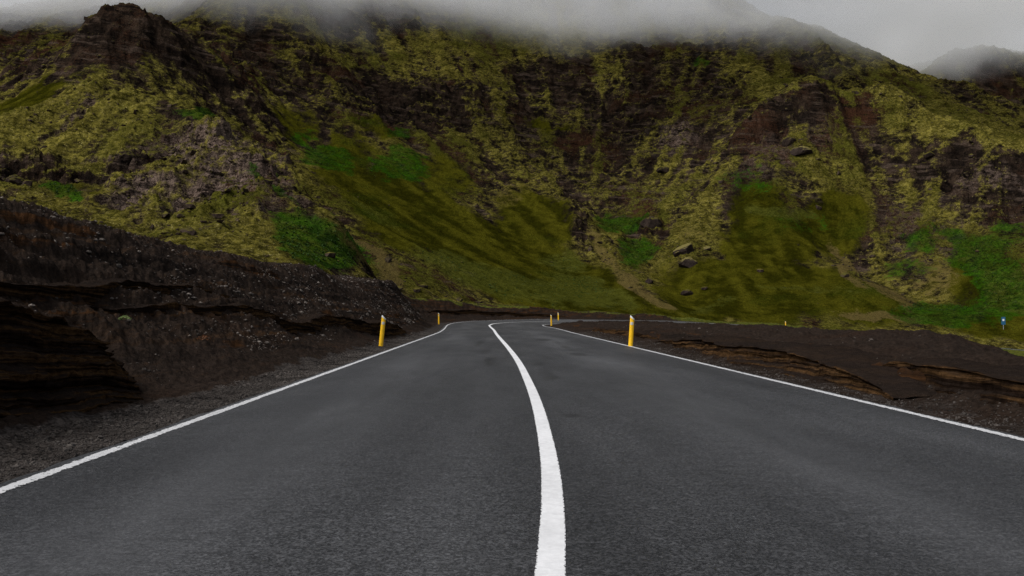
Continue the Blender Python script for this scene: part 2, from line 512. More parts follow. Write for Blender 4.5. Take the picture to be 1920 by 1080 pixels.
# ------------------------------------------------------------------ near ground: verges, left cinder bank, right mound
def ground(x, y, detail=True):
    """height and cover masks of the near ground"""
    q, s = road_qs(x, y)
    hw = half_width(s) + 0.28
    zr = road_z(s) + road_tilt(s) * np.clip(q, -6, 6)
    big = fbm(x * 0.09, y * 0.09, 3, 3)
    mid = fbm(x * 0.45, y * 0.45, 4, 9)
    # ---- left: the cutting through layered cinder
    ql = -q - hw + 0.35 * noise2(s * 0.16, q * 0 + 2.0, 41) + 0.10 * mid
    back = interp(s, [-20, 0, 9.8, 12.6, 16, 66.0, 66.8, 74, 84, 92, 125], [0.6, 1.0, 1.0, 0.6, 0.0, 0.0, 2.2, 1.7, 0.4, 0.1, 0.0])
    ql0, ql = ql, ql - back
    H = interp(s, [-200, -30, 0, 40, 66, 66.8, 80, 90, 102, 116, 130, 145, 160, 400],
               [1.5, 2.6, 3.0, 3.15, 3.45, 2.7, 2.8, 2.35, 1.7, 0.95, 0.40, 0.1, 0.0, 0.0])
    Wd = interp(s, [-200, 0, 9, 15, 45, 56, 66, 69, 90, 110, 130, 400], [6, 4.2, 4.2, 5.2, 5.0, 3.4, 3.0, 3.6, 5.2, 4.6, 3.2, 2.4])
    tt = np.clip((ql - 0.65) / Wd, 0, 1.0)
    prof = 0.12 * tt + 0.88 * tt ** 1.32
    prof = np.where(tt > 0.85, prof - 0.18 * (tt - 0.85) ** 2 / 0.15, prof)
    L = H * prof
    bedding = L + 0.030 * s + 0.25 * big + 0.05 * mid              # dipping beds
    step = 0.47
    ph = bedding / step; fr = ph - np.floor(ph)
    ter = (np.floor(ph) + np.where(fr < 0.6, fr * 0.35, 0.21 + (fr - 0.6) * 1.975)) * step - bedding + 0.12
    tz = sstep(0.12, 0.3, tt) * sstep(1.0, 0.8, tt)
    broken = sstep(-0.15, 0.35, fbm(s * 0.10, L * 1.1, 3, 77) + 0.15)
    amp = tz * broken * sstep(0.3, 1.5, H)
    L = L + ter * amp * 0.60
    L = L + 0.10 * mid * sstep(0.05, 0.3, tt) + 0.30 * big * sstep(0.6, 1.0, tt)
    L = L + 0.24 * sstep(0.45, 1.45, ql0) * sstep(11.5, 7.5, s)
    ochre_l = amp * sstep(0.50, 0.72, fr) * sstep(0.12, -0.25, noise2(s * 0.06, L * 0.9, 51) + 0.02) * 0.95
    beyond = np.clip(ql - 0.65 - Wd, 0, 60)
    L = L + beyond * interp(s, [-50, 60, 64, 100, 130], [0.02, 0.02, 0.06, 0.045, 0.0])
    # ---- right: low mound with an undercut crust along the road
    qr = q - hw - 0.12 * mid
    lipq = 0.95 + 0.12 * noise2(s * 0.17, q * 0 + 9.3, 23) + 0.08 * noise2(s * 0.8, q * 0 + 3.3, 29) + interp(s, [0, 8, 11, 16, 22, 30, 50], [0.35, 0.30, 0.05, 0.0, 0.1, 0.4, 0.3])
    top = 0.31 + 0.08 * big + 0.06 * mid + 0.15 * sstep(6, 10, x) * sstep(34, 22, y) + interp(s, [0, 8, 14, 20, 40, 70], [0.05, 0.05, 0.0, 0.0, 0.03, -0.05])
    face = 0.12 * sstep(0.40, 1.0, qr / lipq) ** 1.2
    lift = sstep(-0.04, 0.10, qr - lipq)
    R = face * (1 - lift) + lift * (top * (0.80 + 0.20 * sstep(0.1, 2.5, qr - lipq)))
    Wm = sstep(98, 66, y)
    R = R * Wm + (1 - Wm) * 0.12 * sstep(0.7, 3, qr)
    drop = np.clip(x - interp(y, [5, 10, 15, 17.5, 20, 25, 40], [6.3, 6.5, 7.6, 8.8, 10.2, 12.0, 13.0]) - 0.4 * big, 0, 200)
    fall = interp(drop, [0, 1, 3, 8, 20, 50, 150], [0, 0.26, 0.95, 2.0, 3.0, 5.2, 9.2])
    R = R - fall * sstep(0.8, 2.5, qr)
    R = R + (0.10 * mid + 0.05 * fbm(x * 1.1, y * 1.1, 3, 91)) * sstep(0.9, 2.2, qr)
    ochre_r = 0.75 * np.exp(-((qr - lipq - 0.02) / 0.15) ** 2) * sstep(5, 9, s) * sstep(75, 55, s) * sstep(-0.1, 0.3, noise2(s * 0.22, qr * 0.3, 61) + 0.05)
    left = q < 0
    side = np.where(left, L, R)
    out = np.where(left, ql0, qr)
    w = sstep(0.25, 0.75, out)
    zt = np.where(left, np.where(s > 110, zr, 0.0 + np.minimum(zr, 0.4)), 0.0)
    w2 = np.where(left | (s < 80), w, w * sstep(0.3, 0.3 + interp(s, [80, 110, 140], [1.0, 5.0, 9.0]), out))
    z = (zr - 0.045) * (1 - w2) + w2 * (zt + side - 0.02)
    if detail:
        z = z + w * (0.036 * fbm(x * 2.3, y * 2.3, 3, 5) + 0.018 * fbm(x * 9, y * 9, 3, 6)) * np.where(left, 1 + 1.6 * sstep(0.1, 0.4, tt), 1.2)
    gravel = sstep(1.05, 0.55, out + 0.25 * mid) * sstep(140, 100, s) * np.where(left, 1.0, 0.42)
    ochre = np.where(left, np.maximum(ochre_l, 0.55 * sstep(68, 76, s) * sstep(0.15, 0.4, tt)), np.maximum(ochre_r * 1.1, 0.42 * np.exp(-((qr - lipq - 0.9) / 1.1) ** 2) * sstep(10, 14, s) * sstep(48, 30, s)))
    green = np.where(left, np.maximum(sstep(118, 130, s) * sstep(0.5, 1.2, out), 0.85 * sstep(66, 74, s) * sstep(0.85, 1.15, tt + 0.3 * mid)), sstep(13.5, 17.0, x + 0.8 * mid) * sstep(35, 60, y) * 0.9)
    band = np.where(left, sstep(0.02, 0.10, tt) * sstep(1.15, 0.85, tt), 0.7 * sstep(0.45, 0.7, qr) * sstep(2.2, 1.5, qr)) * sstep(0.3, 0.9, out)
    return z, np.stack([gravel, ochre, green, band, np.where(left, bedding, side + 0.02 * s)], 1)


def build_ground():
    f_in = np.linspace(-0.66, 0.66, int(1250 * Q)); f_in = np.arctan(f_in)
    f_out = np.linspace(f_in[-1], 2 * math.pi + f_in[0], 130)[1:-1]
    phi = np.concatenate([f_in, f_out])
    rho = np.concatenate([np.geomspace(1.6, 150, int(820 * Q)), np.geomspace(155, 900, 24)])
    P_, R_ = np.meshgrid(phi, rho)
    x, y = (R_ * np.sin(P_)).ravel(), (R_ * np.cos(P_)).ravel()
    z, mask = ground(x, y)
    far = np.hypot(x, y)
    z = z - np.clip(far - 160, 0, 400) * 0.02
    z = np.where((far > 150) & (y > 30), -6.0, z)
    nr, nc = len(rho), len(phi)
    fs = grid_faces(nr, nc)
    i = np.arange(nr * nc).reshape(nr, nc)
    wrap = np.stack([i[:-1, -1], i[:-1, 0], i[1:, 0], i[1:, -1]], -1)
    o = mesh_obj("ground", np.stack([x, y, z], 1), np.concatenate([fs, wrap]), M_GROUND, attrs={"cover_a": mask[:, :4], "bed": mask[:, 4]})
    return tag(o, kind="structure")


build_ground()

# ------------------------------------------------------------------ the road and its paint
def ribbon(lefts, rights, idx, n, lift):
    """sheet between two offset curves of the road line"""
    k = np.linspace(0, 1, n)[None, :]
    q = lefts[:, None] * (1 - k) + rights[:, None] * k
    x = PATH[idx, 0][:, None] + NRM[idx, 0][:, None] * q
    y = PATH[idx, 1][:, None] + NRM[idx, 1][:, None] * q
    s = np.repeat(ARC[idx][:, None], n, 1)
    z = road_z(s) + road_tilt(s) * np.clip(q, -6, 6) + lift
    return np.stack([x.ravel(), y.ravel(), z.ravel()], 1), q.ravel(), s.ravel(), np.repeat(k * 2 - 1, len(idx), 0).ravel()


def build_road():
    idx = np.where(ARC < 235)[0]
    hw = half_width(ARC[idx]) + 0.28
    rag = 0.05 * fbm(ARC[idx] * 1.7, ARC[idx] * 0, 3, 8)
    v, q, s, _ = ribbon(-hw + rag, hw + rag * 0.8, idx, 44, 0.0)
    n = 44
    z_edge = np.zeros(len(v)); cols = np.arange(len(v)) % n
    v[:, 2] -= np.where((cols == 0) | (cols == n - 1), 0.06, 0)
    # tar stains and polished patches lie where they lie on the road
    stain = np.zeros(len(v)); pale = np.zeros(len(v))
    px, py = project(v[:, 0], v[:, 1], v[:, 2])
    wob = 0.8 * fbm(v[:, 0] * 1.3, v[:, 1] * 0.35, 3, 15)
    for (su, sv, ru, rv, st) in [(903, 640, 6, 7, .8), (911, 656, 8, 6, .8), (918, 678, 12, 12, .6), (951, 637, 4, 3, .6), (1003, 677, 6, 3, .7), (1009, 683, 9, 4, 1.0), (1024, 698, 10, 7, .9), (1031, 708, 9, 6, 1.0), (1020, 637, 12, 2.5, .8), (1045, 642, 6, 2.5, 1.0),
                                 (1062, 652, 9, 3.5, .9), (1071, 656, 12, 2.5, .7), (1083, 664, 13, 2.5, 1.0), (1050, 754, 12, 3, .6), (1075, 778, 18, 4, .7), (1210, 722, 30, 4, .5), (960, 646, 5, 2, .4), (985, 812, 30, 5, .35)]:
        d_ = F / (sv - 588.0); sx = d_ * (su - 960) / F
        dd = ((v[:, 0] - sx) / (ru * d_ / F)) ** 2 + ((v[:, 1] - d_) / (rv * d_ * d_ / F)) ** 2
        stain = np.maximum(stain, 1.25 * st * np.exp(-0.6 * dd) * (0.85 + 0.6 * wob))
    t1 = fbm(q * 0.55 + 3, s * 0.10, 3, 19)
    for c_, w_, a_ in ((-2.35, .60, .75), (-0.85, .45, .3), (1.45, .65, .9), (3.0, .4, .2)):
        pale = np.maximum(pale, a_ * np.exp(-((q - c_ - 0.35 * t1) / w_) ** 2) * (0.65 + 0.9 * t1))
    pale = np.clip(pale, 0, 1)
    o = mesh_obj("road", v, grid_faces(len(idx), n), M_ASPHALT,
                 attrs={"wear": np.stack([stain, pale, pale * 0], 1), "lane": np.stack([q, s, s * 0], 1)})
    tag(o, kind="structure")
    # centre line: its own measured course, which is not quite the middle of the road
    mk = [(1200, 1031.0), (1080, 1031.5), (1013, 1035), (944, 1035.8), (877, 1031.5), (824, 1022.8), (757.4, 1006.5), (714, 989.7), (676, 970.4), (647.4, 948.9), (623.3, 928.8), (613, 919.5)]
    kp = []
    for v_, u_ in mk:
        r = ray(u_, v_); d_ = -EYE / r[2]
        qq, ss = road_qs(np.array([r[0] * d_]), np.array([d_]))
        kp.append((math.log(max(float(ss[0]), 0.5)), float(qq[0])))
    kp = [(math.log(2.1), kp[0][1] - 0.05)] + kp + [(math.log(x_), q_) for x_, q_ in ((78, -0.50), (90, -0.35), (110, -0.1), (240, 0.0))]
    cv = catmull(np.array(kp), 0.02)
    cl = np.interp(np.log(np.maximum(ARC[idx], 0.5)), cv[:, 0], cv[:, 1])
    hwid = interp(ARC[idx], [0, 10, 20, 70, 100], [0.060, 0.063, 0.066, 0.085, 0.09])
    v, q, s, e = ribbon(cl - hwid, cl + hwid, idx, 9, 0.004)
    mesh_obj("centre_line", v, grid_faces(len(idx), 9), M_CENTRE, o, attrs={"across": e})
    for sg in (-1, 1):
        off = sg * half_width(ARC[idx])
        keep = idx if sg < 0 else idx
        v, q, s, e = ribbon(off - 0.055, off + 0.055, keep, 7, 0.004)
        mesh_obj("edge_line", v, grid_faces(len(keep), 7), M_EDGE, o, attrs={"across": e})


build_road()

# ------------------------------------------------------------------ hillside
CTRL = []          # (u, v, depth) seen in the photo, turned into points of the slope


def cpts(*rows):
    for u, v, d in rows:
        CTRL.append(spot(u, v, d))


# foot of the slope behind the road
cpts((700, 560, 96), (800, 584, 104), (900, 594, 112), (960, 592, 122), (1100, 592, 124), (1230, 598, 128), (1400, 604, 134), (1690, 604, 132), (1800, 615, 128), (1920, 634, 124), (2150, 650, 118), (2500, 640, 112))
cpts((880, 560, 120), (1000, 566, 129), (1100, 562, 136), (1250, 560, 142), (1400, 560, 144), (1600, 560, 142), (1750, 560, 142), (1920, 570, 134))
cpts((760, 490, 125), (900, 490, 145), (1050, 490, 160), (1200, 485, 164), (1350, 480, 160), (1500, 480, 162), (1700, 480, 158), (1900, 490, 146), (2200, 500, 135))
cpts((680, 430, 138), (800, 400, 165), (1000, 400, 182), (1200, 400, 188), (1400, 400, 178), (1600, 400, 180), (1800, 400, 168), (1950, 400, 160), (2250, 380, 150))
cpts((570, 320, 160), (700, 300, 190), (900, 300, 212), (1100, 300, 220), (1300, 300, 206), (1470, 300, 190), (1600, 300, 193), (1750, 300, 188), (1920, 335, 172), (2250, 300, 160))
cpts((480, 215, 186), (700, 200, 222), (900, 200, 243), (1100, 200, 250), (1300, 200, 232), (1430, 220, 207), (1500, 195, 205), (1560, 190, 207), (1690, 202, 206), (1800, 260, 190))
cpts((1560, 165, 226), (1650, 180, 224), (1800, 225, 214), (1920, 275, 200), (1740, 200, 226))
cpts((420, 120, 214), (600, 100, 245), (800, 100, 268), (1000, 100, 280), (1200, 100, 280), (1400, 100, 268), (1550, 100, 260), (1640, 120, 252), (1780, 178, 240), (1920, 225, 225))
cpts((430, 50, 240), (700, 40, 280), (1000, 40, 305), (1300, 40, 305), (1480, 45, 285))
cpts((1540, 52, 290), (1620, 88, 278), (1700, 130, 265), (1800, 165, 252), (1920, 203, 238), (2200, 300, 215))
cpts((450, -60, 272), (700, -60, 320), (1000, -60, 350), (1300, -50, 345))
# behind the right-hand skyline the ground falls, then climbs to a farther summit
for u, v, d in ((1640, 150, 296), (1720, 190, 280), (1850, 222, 262), (2000, 280, 255)): CTRL.append(spot(u, v, d))
cpts((1760, 122, 318), (1830, 100, 322), (1900, 106, 326), (1930, 150, 312), (1830, 150, 305), (2000, 120, 332), (2200, 160, 330), (1700, 160, 330), (1850, 150, 400))
# left spur: outcrop on its crest, crest line coming down towards the road
cpts((205, 42, 172), (262, 56, 174), (150, 84, 170), (300, 52, 180), (360, 70, 192), (180, 110, 162), (60, 160, 160), (0, 196, 157), (-150, 220, 150))
cpts((200, 200, 138), (290, 185, 146), (335, 212, 146), (400, 242, 137), (470, 325, 121), (560, 388, 109), (640, 448, 99), (720, 512, 89))
cpts((100, 300, 121), (0, 335, 107), (250, 300, 121), (150, 360, 104), (400, 400, 99), (300, 400, 98), (500, 450, 88), (600, 505, 80), (-150, 330, 105), (-350, 300, 105), (-350, 200, 140))
cpts((350, 330, 112), (430, 330, 112), (100, 200, 143))
# little valley behind the spur's crest line
cpts((350, 222, 162), (430, 268, 152), (520, 352, 138), (620, 432, 122), (720, 500, 110), (800, 552, 112))
# behind the outcrop, to the far left
cpts((205, 90, 205), (100, 130, 200), (0, 170, 195), (-150, 190, 190), (280, 90, 208), (0, 110, 235), (60, 60, 265), (-50, 40, 275), (200, 40, 275), (340, 30, 265), (-250, 60, 280))
# keep the sheet under the near ground
for x_, y_, z_ in ((-8, 62, -1), (-3, 95, -1.5), (20, 117, -4), (60, 112, -8), (100, 108, -10), (0, 60, -6), (-20, 60, 0.5), (-40, 55, 1.0), (-70, 50, 1), (40, 60, -9), (90, 60, -12), (0, 30, -10), (-40, 25, -5), (8, 112, -1.5), (150, 90, -12), (-9, 86, -2.5), (-11, 92, -1.5), (-6, 90, -3), (-13, 84, -1)):
    CTRL.append(np.array([x_, y_, z_], float))
for x_, y_, z_ in ((-300, 450, 120), (-100, 460, 160), (60, 480, 165), (200, 470, 90), (330, 460, 70), (330, 250, 15), (330, 120, -8), (-300, 250, 40), (-300, 120, 12), (-200, 60, 3)):
    CTRL.append(np.array([x_, y_, z_], float))
CTRL = np.array(CTRL)


def tps(r2):
    return 0.5 * r2 * np.log(np.maximum(r2, 1e-9))


_n = len(CTRL); _sc = 100.0
cx = CTRL[:, :2] / _sc
_K = tps(((cx[:, None] - cx[None]) ** 2).sum(-1)) + np.eye(_n) * 0.0008
_T = np.c_[np.ones(_n), cx]
_M = np.block([[_K, _T], [_T.T, np.zeros((3, 3))]])
_w = np.linalg.solve(_M, np.r_[CTRL[:, 2], 0, 0, 0])
HX0, HY0, HS = -330.0, 20.0, 2.0
_hx = np.arange(HX0, 340, HS); _hy = np.arange(HY0, 490, HS)
_XX, _YY = np.meshgrid(_hx, _hy)
_pp = np.stack([_XX.ravel(), _YY.ravel()], 1) / _sc
_HZ = (tps(((_pp[:, None] - cx[None]) ** 2).sum(-1)) @ _w[:_n] + _w[_n] + _pp @ _w[_n + 1:]).reshape(_XX.shape)



def ridge_line(px, up, wid, dip, off, wid2):
    P = np.array([spot(*p) for p in px])[:, :2]
    best = np.full(_XX.shape, 1e9); side = np.zeros(_XX.shape); tt = np.zeros(_XX.shape)
    for a_, b_, k in zip(P[:-1], P[1:], range(len(P))):
        e_ = b_ - a_; L2 = (e_ ** 2).sum()
        k_ = np.clip(((_XX - a_[0]) * e_[0] + (_YY - a_[1]) * e_[1]) / L2, 0, 1)
        dx, dy = _XX - a_[0] - k_ * e_[0], _YY - a_[1] - k_ * e_[1]
        dd = np.hypot(dx, dy); m_ = dd < best
        best = np.where(m_, dd, best); side = np.where(m_, np.sign(e_[0] * dy - e_[1] * dx), side); tt = np.where(m_, (k + k_) / (len(P) - 1), tt)
    t_ = best * side
    fade = sstep(0.0, 0.12, tt) * sstep(1.0, 0.86, tt)
    return fade * (up * np.exp(-(t_ / wid) ** 2) - dip * np.exp(-((t_ - off) / wid2) ** 2))


_HZ = _HZ + ridge_line([(300, 180, 150), (335, 212, 146), (400, 242, 137), (470, 325, 121), (560, 388, 109), (640, 448, 99), (720, 514, 89)], 2.2, 4.5, 2.6, 9.0, 5.0)
_HZ = _HZ + ridge_line([(1400, 262, 196), (1440, 235, 203), (1500, 196, 206), (1560, 190, 207), (1690, 202, 206), (1800, 260, 191), (1920, 335, 174), (2050, 400, 165)], 2.2, 5.0, 1.8, 11.0, 6.0)
_HZ = _HZ + ridge_line([(210, 60, 172), (300, 60, 178), (360, 80, 186), (400, 125, 196), (470, 190, 190), (520, 240, 176)], 2.4, 5.0, 1.5, 10.0, 6.0)
_HZ = _HZ + ridge_line([(1450, 380, 182), (1500, 450, 166), (1560, 510, 156), (1640, 560, 145), (1720, 600, 134)], 0.8, 5.0, 1.6, 7.0, 4.0)
_HZ = _HZ + ridge_line([(1060, 350, 200), (1100, 420, 182), (1150, 480, 165), (1200, 540, 148), (1240, 585, 135)], 0.8, 6.0, 1.6, 7.0, 4.0)

# what grows or lies where: (kind, u, v, half width, half height, tilt in degrees, strength)
COVER = [
    # rock
    ('r', 208, 54, 72, 46, 0, 1.3), ('r', 300, 75, 80, 28, 35, .8), ('r', 455, 118, 90, 38, 38, .9), ('r', 545, 80, 90, 20, 8, .6), ('r', 590, 140, 60, 28, 15, .9),
    ('r', 800, 190, 200, 38, 10, 1.0), ('r', 700, 215, 90, 25, 8, .8), ('r', 920, 215, 90, 25, 12, .8), ('r', 1060, 160, 90, 45, 20, .9), ('r', 1185, 200, 80, 60, 25, 1.0),
    ('r', 1215, 130, 60, 50, 0, .6), ('r', 700, 40, 100, 26, 0, .9), ('r', 860, 125, 60, 16, 15, .4), ('r', 1310, 100, 90, 40, 0, .5), ('r', 1340, 165, 60, 40, 0, .7),
    ('r', 1480, 80, 150, 16, 12, .5), ('r', 1560, 135, 110, 22, 25, .55), ('r', 1500, 205, 80, 26, -12, .8), ('r', 1440, 250, 80, 24, -25, .9), ('r', 1640, 205, 90, 16, 5, .7),
    ('r', 1800, 320, 160, 42, 12, 1.0), ('r', 1880, 380, 80, 40, 10, 1.0), ('r', 1740, 290, 90, 25, 10, .7), ('r', 1600, 455, 30, 80, -25, .7), ('r', 1075, 400, 26, 70, -8, .9),
    ('r', 1090, 260, 50, 25, 20, .7), ('r', 60, 315, 100, 22, 8, .9), ('r', 100, 118, 110, 20, -28, .9), ('r', 20, 60, 60, 45, 10, .7), ('r', 450, 180, 90, 22, 40, .6),
    ('r', 390, 185, 60, 12, 45, .6), ('r', 1850, 150, 90, 40, 10, .9), ('r', 1200, 280, 40, 50, 0, .5), ('r', 240, 305, 60, 18, -15, .8), ('r', 1300, 270, 60, 40, 0, .6), ('r', 1390, 345, 14, 60, 15, .7),
    ('r', 1000, 330, 120, 60, 0, .35), ('r', 1215, 425, 30, 26, 0, .8), ('r', 520, 310, 30, 50, -30, .6), ('r', 640, 180, 80, 30, 15, .6), ('r', 1150, 300, 60, 60, 0, .4),
    # pinkish bare rock of the spur's nose
    ('p', 400, 285, 100, 42, 18, 1.0), ('p', 330, 365, 120, 55, 0, .8), ('p', 455, 345, 70, 55, 40, 1.0), ('p', 430, 415, 80, 25, -5, .7), ('p', 1268, 262, 40, 34, 0, .8), ('p', 190, 280, 60, 20, -10, .4),
    ('p', 160, 210, 60, 22, -25, .5), ('p', 1480, 285, 90, 30, -25, .4), ('p', 530, 340, 20, 50, -35, .6), ('p', 1740, 440, 90, 60, 10, .35),
    ('p', 1850, 350, 90, 10, -10, .5),
    # yellow moss
    ('m', 110, 250, 140, 60, 0, 1.0), ('m', 240, 200, 130, 40, 22, .9), ('m', 330, 160, 70, 20, 40, .7), ('m', 720, 100, 150, 36, 14, 1.0), ('m', 560, 45, 110, 22, 10, .7), ('m', 1600, 90, 60, 24, 28, .7), ('m', 850, 90, 80, 60, 0, .8), ('m', 1140, 150, 44, 38, 0, 1.1),
    ('m', 1010, 80, 120, 40, 0, .7), ('m', 1400, 140, 70, 26, 35, 1.0), ('m', 1450, 165, 80, 18, 10, .8), ('m', 1720, 215, 190, 28, 16, 1.2), ('m', 1660, 150, 120, 30, 22, .8), ('m', 1860, 250, 120, 30, 16, 1.1), ('m', 1560, 320, 110, 34, 0, .6),
    ('m', 1740, 375, 60, 22, 20, 1.0), ('m', 300, 330, 90, 20, 0, .5), ('m', 370, 400, 130, 26, -5, .8), ('m', 450, 440, 80, 18, 10, .8), ('m', 880, 210, 80, 14, 10, .5), ('m', 1000, 180, 60, 16, 30, .6),
    ('m', 1240, 280, 40, 60, 10, .7), ('m', 560, 170, 40, 50, -20, .5), ('m', 1330, 300, 70, 40, 0, .5), ('m', 900, 270, 120, 24, 15, .35), ('m', 1280, 400, 60, 60, 0, .5), ('m', 40, 170, 60, 16, -25, .6), ('m', 1300, 60, 120, 20, 0, .6),
    # olive turf
    ('f', 760, 395, 150, 70, 28, 1.0), ('f', 900, 460, 170, 60, 20, 1.0), ('f', 1050, 535, 170, 45, 10, 1.2), ('f', 650, 310, 60, 60, 40, .8), ('f', 1430, 540, 170, 60, 0, 1.2), ('f', 1440, 450, 80, 60, 0, 1.1),
    ('f', 1590, 560, 110, 40, 15, 1.1), ('f', 1300, 580, 100, 30, 0, 1.1), ('f', 1560, 420, 70, 60, 0, .9), ('f', 1800, 540, 30, 60, -15, .8), ('f', 1900, 620, 90, 22, 0, 1.0), ('f', 700, 240, 60, 20, 20, .6),
    ('f', 1020, 235, 60, 14, 10, .7), ('f', 830, 330, 90, 40, 20, .6), ('f', 560, 240, 40, 50, -40, .6), ('f', 60, 180, 90, 14, -25, .8), ('f', 1000, 420, 80, 50, 20, .8), ('f', 1420, 380, 60, 40, 0, .8), ('f', 140, 350, 60, 10, 10, .5),
    # lush grass
    ('g', 375, 215, 60, 11, 22, 1.2), ('g', 612, 296, 48, 22, 15, 1.3), ('g', 575, 265, 26, 14, 20, .8), ('g', 752, 306, 52, 28, 10, 1.3), ('g', 512, 352, 44, 9, 40, 1.2), ('g', 590, 455, 85, 42, 22, 1.5),
    ('g', 1165, 412, 46, 24, 0, 1.3), ('g', 1200, 475, 34, 26, 30, 1.2), ('g', 745, 248, 24, 14, 0, .9), ('g', 1840, 480, 70, 40, 0, 1.2), ('g', 1870, 545, 55, 70, 0, 1.4), ('g', 1800, 450, 60, 18, 10, .9), ('g', 1720, 460, 30, 16, 0, .9),
    ('g', 1770, 595, 110, 18, 6, 1.2), ('g', 105, 355, 44, 12, 12, 1.2), ('g', 1900, 440, 60, 30, 0, .8), ('g', 1400, 345, 60, 30, 0, .55), ('a', 900, 515, 130, 26, 17, 1.0), ('a', 1050, 500, 60, 20, 0, .8), ('a', 1080, 548, 110, 26, 6, 1.1), ('a', 1460, 395, 70, 14, 8, .8), ('a', 1330, 570, 60, 12, -15, .6), ('a', 1500, 545, 130, 8, 3, .5), ('a', 700, 400, 60, 14, 30, .5),
    ('g', 1305, 120, 20, 12, 20, .8), ('g', 1690, 500, 40, 20, 0, .7), ('g', 660, 30, 1, 1, 0, 0), ('g', 1500, 420, 60, 20, 0, .5),
    # dry tan grass
    ('t', 690, 480, 110, 14, 40, 1.0), ('t', 1215, 545, 70, 16, 38, .9), ('t', 1140, 480, 70, 14, 42, .7), ('t', 1660, 594, 90, 10, 2, 1.1), ('t', 1590, 500, 70, 10, 48, .9), ('t', 1670, 555, 60, 14, 30, .8), ('t', 960, 370, 50, 20, 0, .5),
    ('t', 1480, 400, 40, 30, 0, .4), ('t', 560, 470, 20, 10, 0, .5), ('t', 1290, 440, 40, 20, 0, .5), ('t', 1740, 520, 60, 50, 30, .6),
]


# streaks and runnels: noise smeared along the line of steepest descent
_gyy, _gxx = np.gradient(_HZ, HS)
_gl = np.hypot(_gxx, _gyy) + 1e-4
FS = 1.0
_fx, _fy = np.meshgrid(np.arange(HX0, 340, FS), np.arange(HY0, 490, FS))
_ux, _uy = bil(_gxx / _gl, _fx, _fy, HX0, HY0, HS), bil(_gyy / _gl, _fx, _fy, HX0, HY0, HS)


def smear(f0, amp2, f1, steps, stride, seed):
    acc = 0
    for sgn in (-1, 1):
        xx, yy = _fx.copy(), _fy.copy()
        for k in range(steps):
            acc = acc + (noise2(xx * f0, yy * f0, seed) + amp2 * noise2(xx * f1, yy * f1, seed + 4)) * (1 - k / (steps + 1))
            dx_, dy_ = bil(_ux, xx, yy, HX0, HY0, FS), bil(_uy, xx, yy, HX0, HY0, FS)
            xx = xx + sgn * stride * dx_; yy = yy + sgn * stride * dy_
    return np.clip(acc / np.std(acc[::2, ::2]) * 0.6, -1.6, 1.6)


_FLOW = smear(0.42, 0.6, 0.16, 10, 1.3, 801)
_FLOW2 = smear(0.060, 0.6, 0.13, 12, 3.2, 821)


def hill_cover(x, y, z):
    u, v = project(x, y, z)
    wu = 20 * fbm(x * 0.06, y * 0.06, 3, 101) + 7 * fbm(x * 0.4, z * 0.4, 2, 111)
    wv = 13 * fbm(x * 0.06 + 9, y * 0.06, 3, 107) + 6 * fbm(x * 0.4 + 5, z * 0.4, 2, 117)
    uu, vv = u + wu, v + wv
    m = {k: np.zeros(len(x)) for k in 'rlfmptga'}
    for k, cu, cv, ru, rv, an, st in COVER:
        sel = np.where((np.abs(uu - cu) < ru * 2.6 + rv) & (np.abs(vv - cv) < rv * 2.6 + ru))[0]
        if not len(sel): continue
        a = math.radians(an); c, s = math.cos(a), math.sin(a)
        du, dv = uu[sel] - cu, vv[sel] - cv
        e = ((du * c + dv * s) / ru) ** 2 + ((-du * s + dv * c) / rv) ** 2
        m[k][sel] = np.maximum(m[k][sel], st * (0.86 if k == 'g' else 0.9 if k == 't' else 1.0) * np.exp(-0.7 * e * e))
    return m


def hill_base(x, y):
    return bil(_HZ, x, y, HX0, HY0, HS)


def base_hit(u, v):
    r = ray(u, v); d = np.arange(66, 420, 0.5)
    k = np.where(hill_base(r[0] * d, d) >= EYE + r[2] * d)[0]
    return (r[0] * d[k[0]], d[k[0]]) if len(k) else (r[0] * 172, 172.0)


CRAGS = []
_pk = spot(212, 20, 172)
CRAGS.append((_pk[0], _pk[1], 8.2, 7.0, 2.7))
for u_, v_, rx_, ry_, h_ in ((150, 84, 4.5, 4.5, 1.5), (310, 66, 5, 5, 1.6), (395, 250, 3.6, 3.5, 2.0), (360, 285, 4, 3, 1.4), (470, 330, 3, 4, 1.6), (440, 395, 4, 2.5, 1.0), (236, 292, 3, 2.5, 1.4), (1500, 198, 11, 6, 3.2),
                             (1430, 240, 8, 4, 2.6), (1390, 275, 6, 3.5, 2.0), (1660, 208, 9, 4, 1.8), (1218, 424, 3.2, 2.6, 1.7), (455, 112, 9, 5, 2.2), (600, 128, 9, 5, 2.0), (860, 122, 8, 5, 2.0), (790, 178, 14, 5, 2.4),
                             (930, 205, 12, 5, 2.2), (1190, 100, 9, 5, 2.0), (1060, 130, 9, 4, 2.0), (1850, 345, 10, 4, 2.0), (1780, 300, 9, 4, 1.8), (1560, 118, 10, 5, 2.0), (540, 68, 12, 5, 2.2), (80, 108, 9, 5, 2.4),
                             (20, 118, 8, 5, 2.0), (1270, 262, 5, 4, 1.8), (300, 345, 4, 3, 1.2), (540, 350, 3, 3, 1.2), (1720, 455, 4, 3, 1.0), (1840, 118, 14, 10, 2.6), (430, 160, 7, 4, 1.8), (40, 310, 5, 3, 1.2)):
    _h = base_hit(u_, v_)
    CRAGS.append((_h[0], _h[1] + ry_ * 0.35, rx_, ry_, h_))


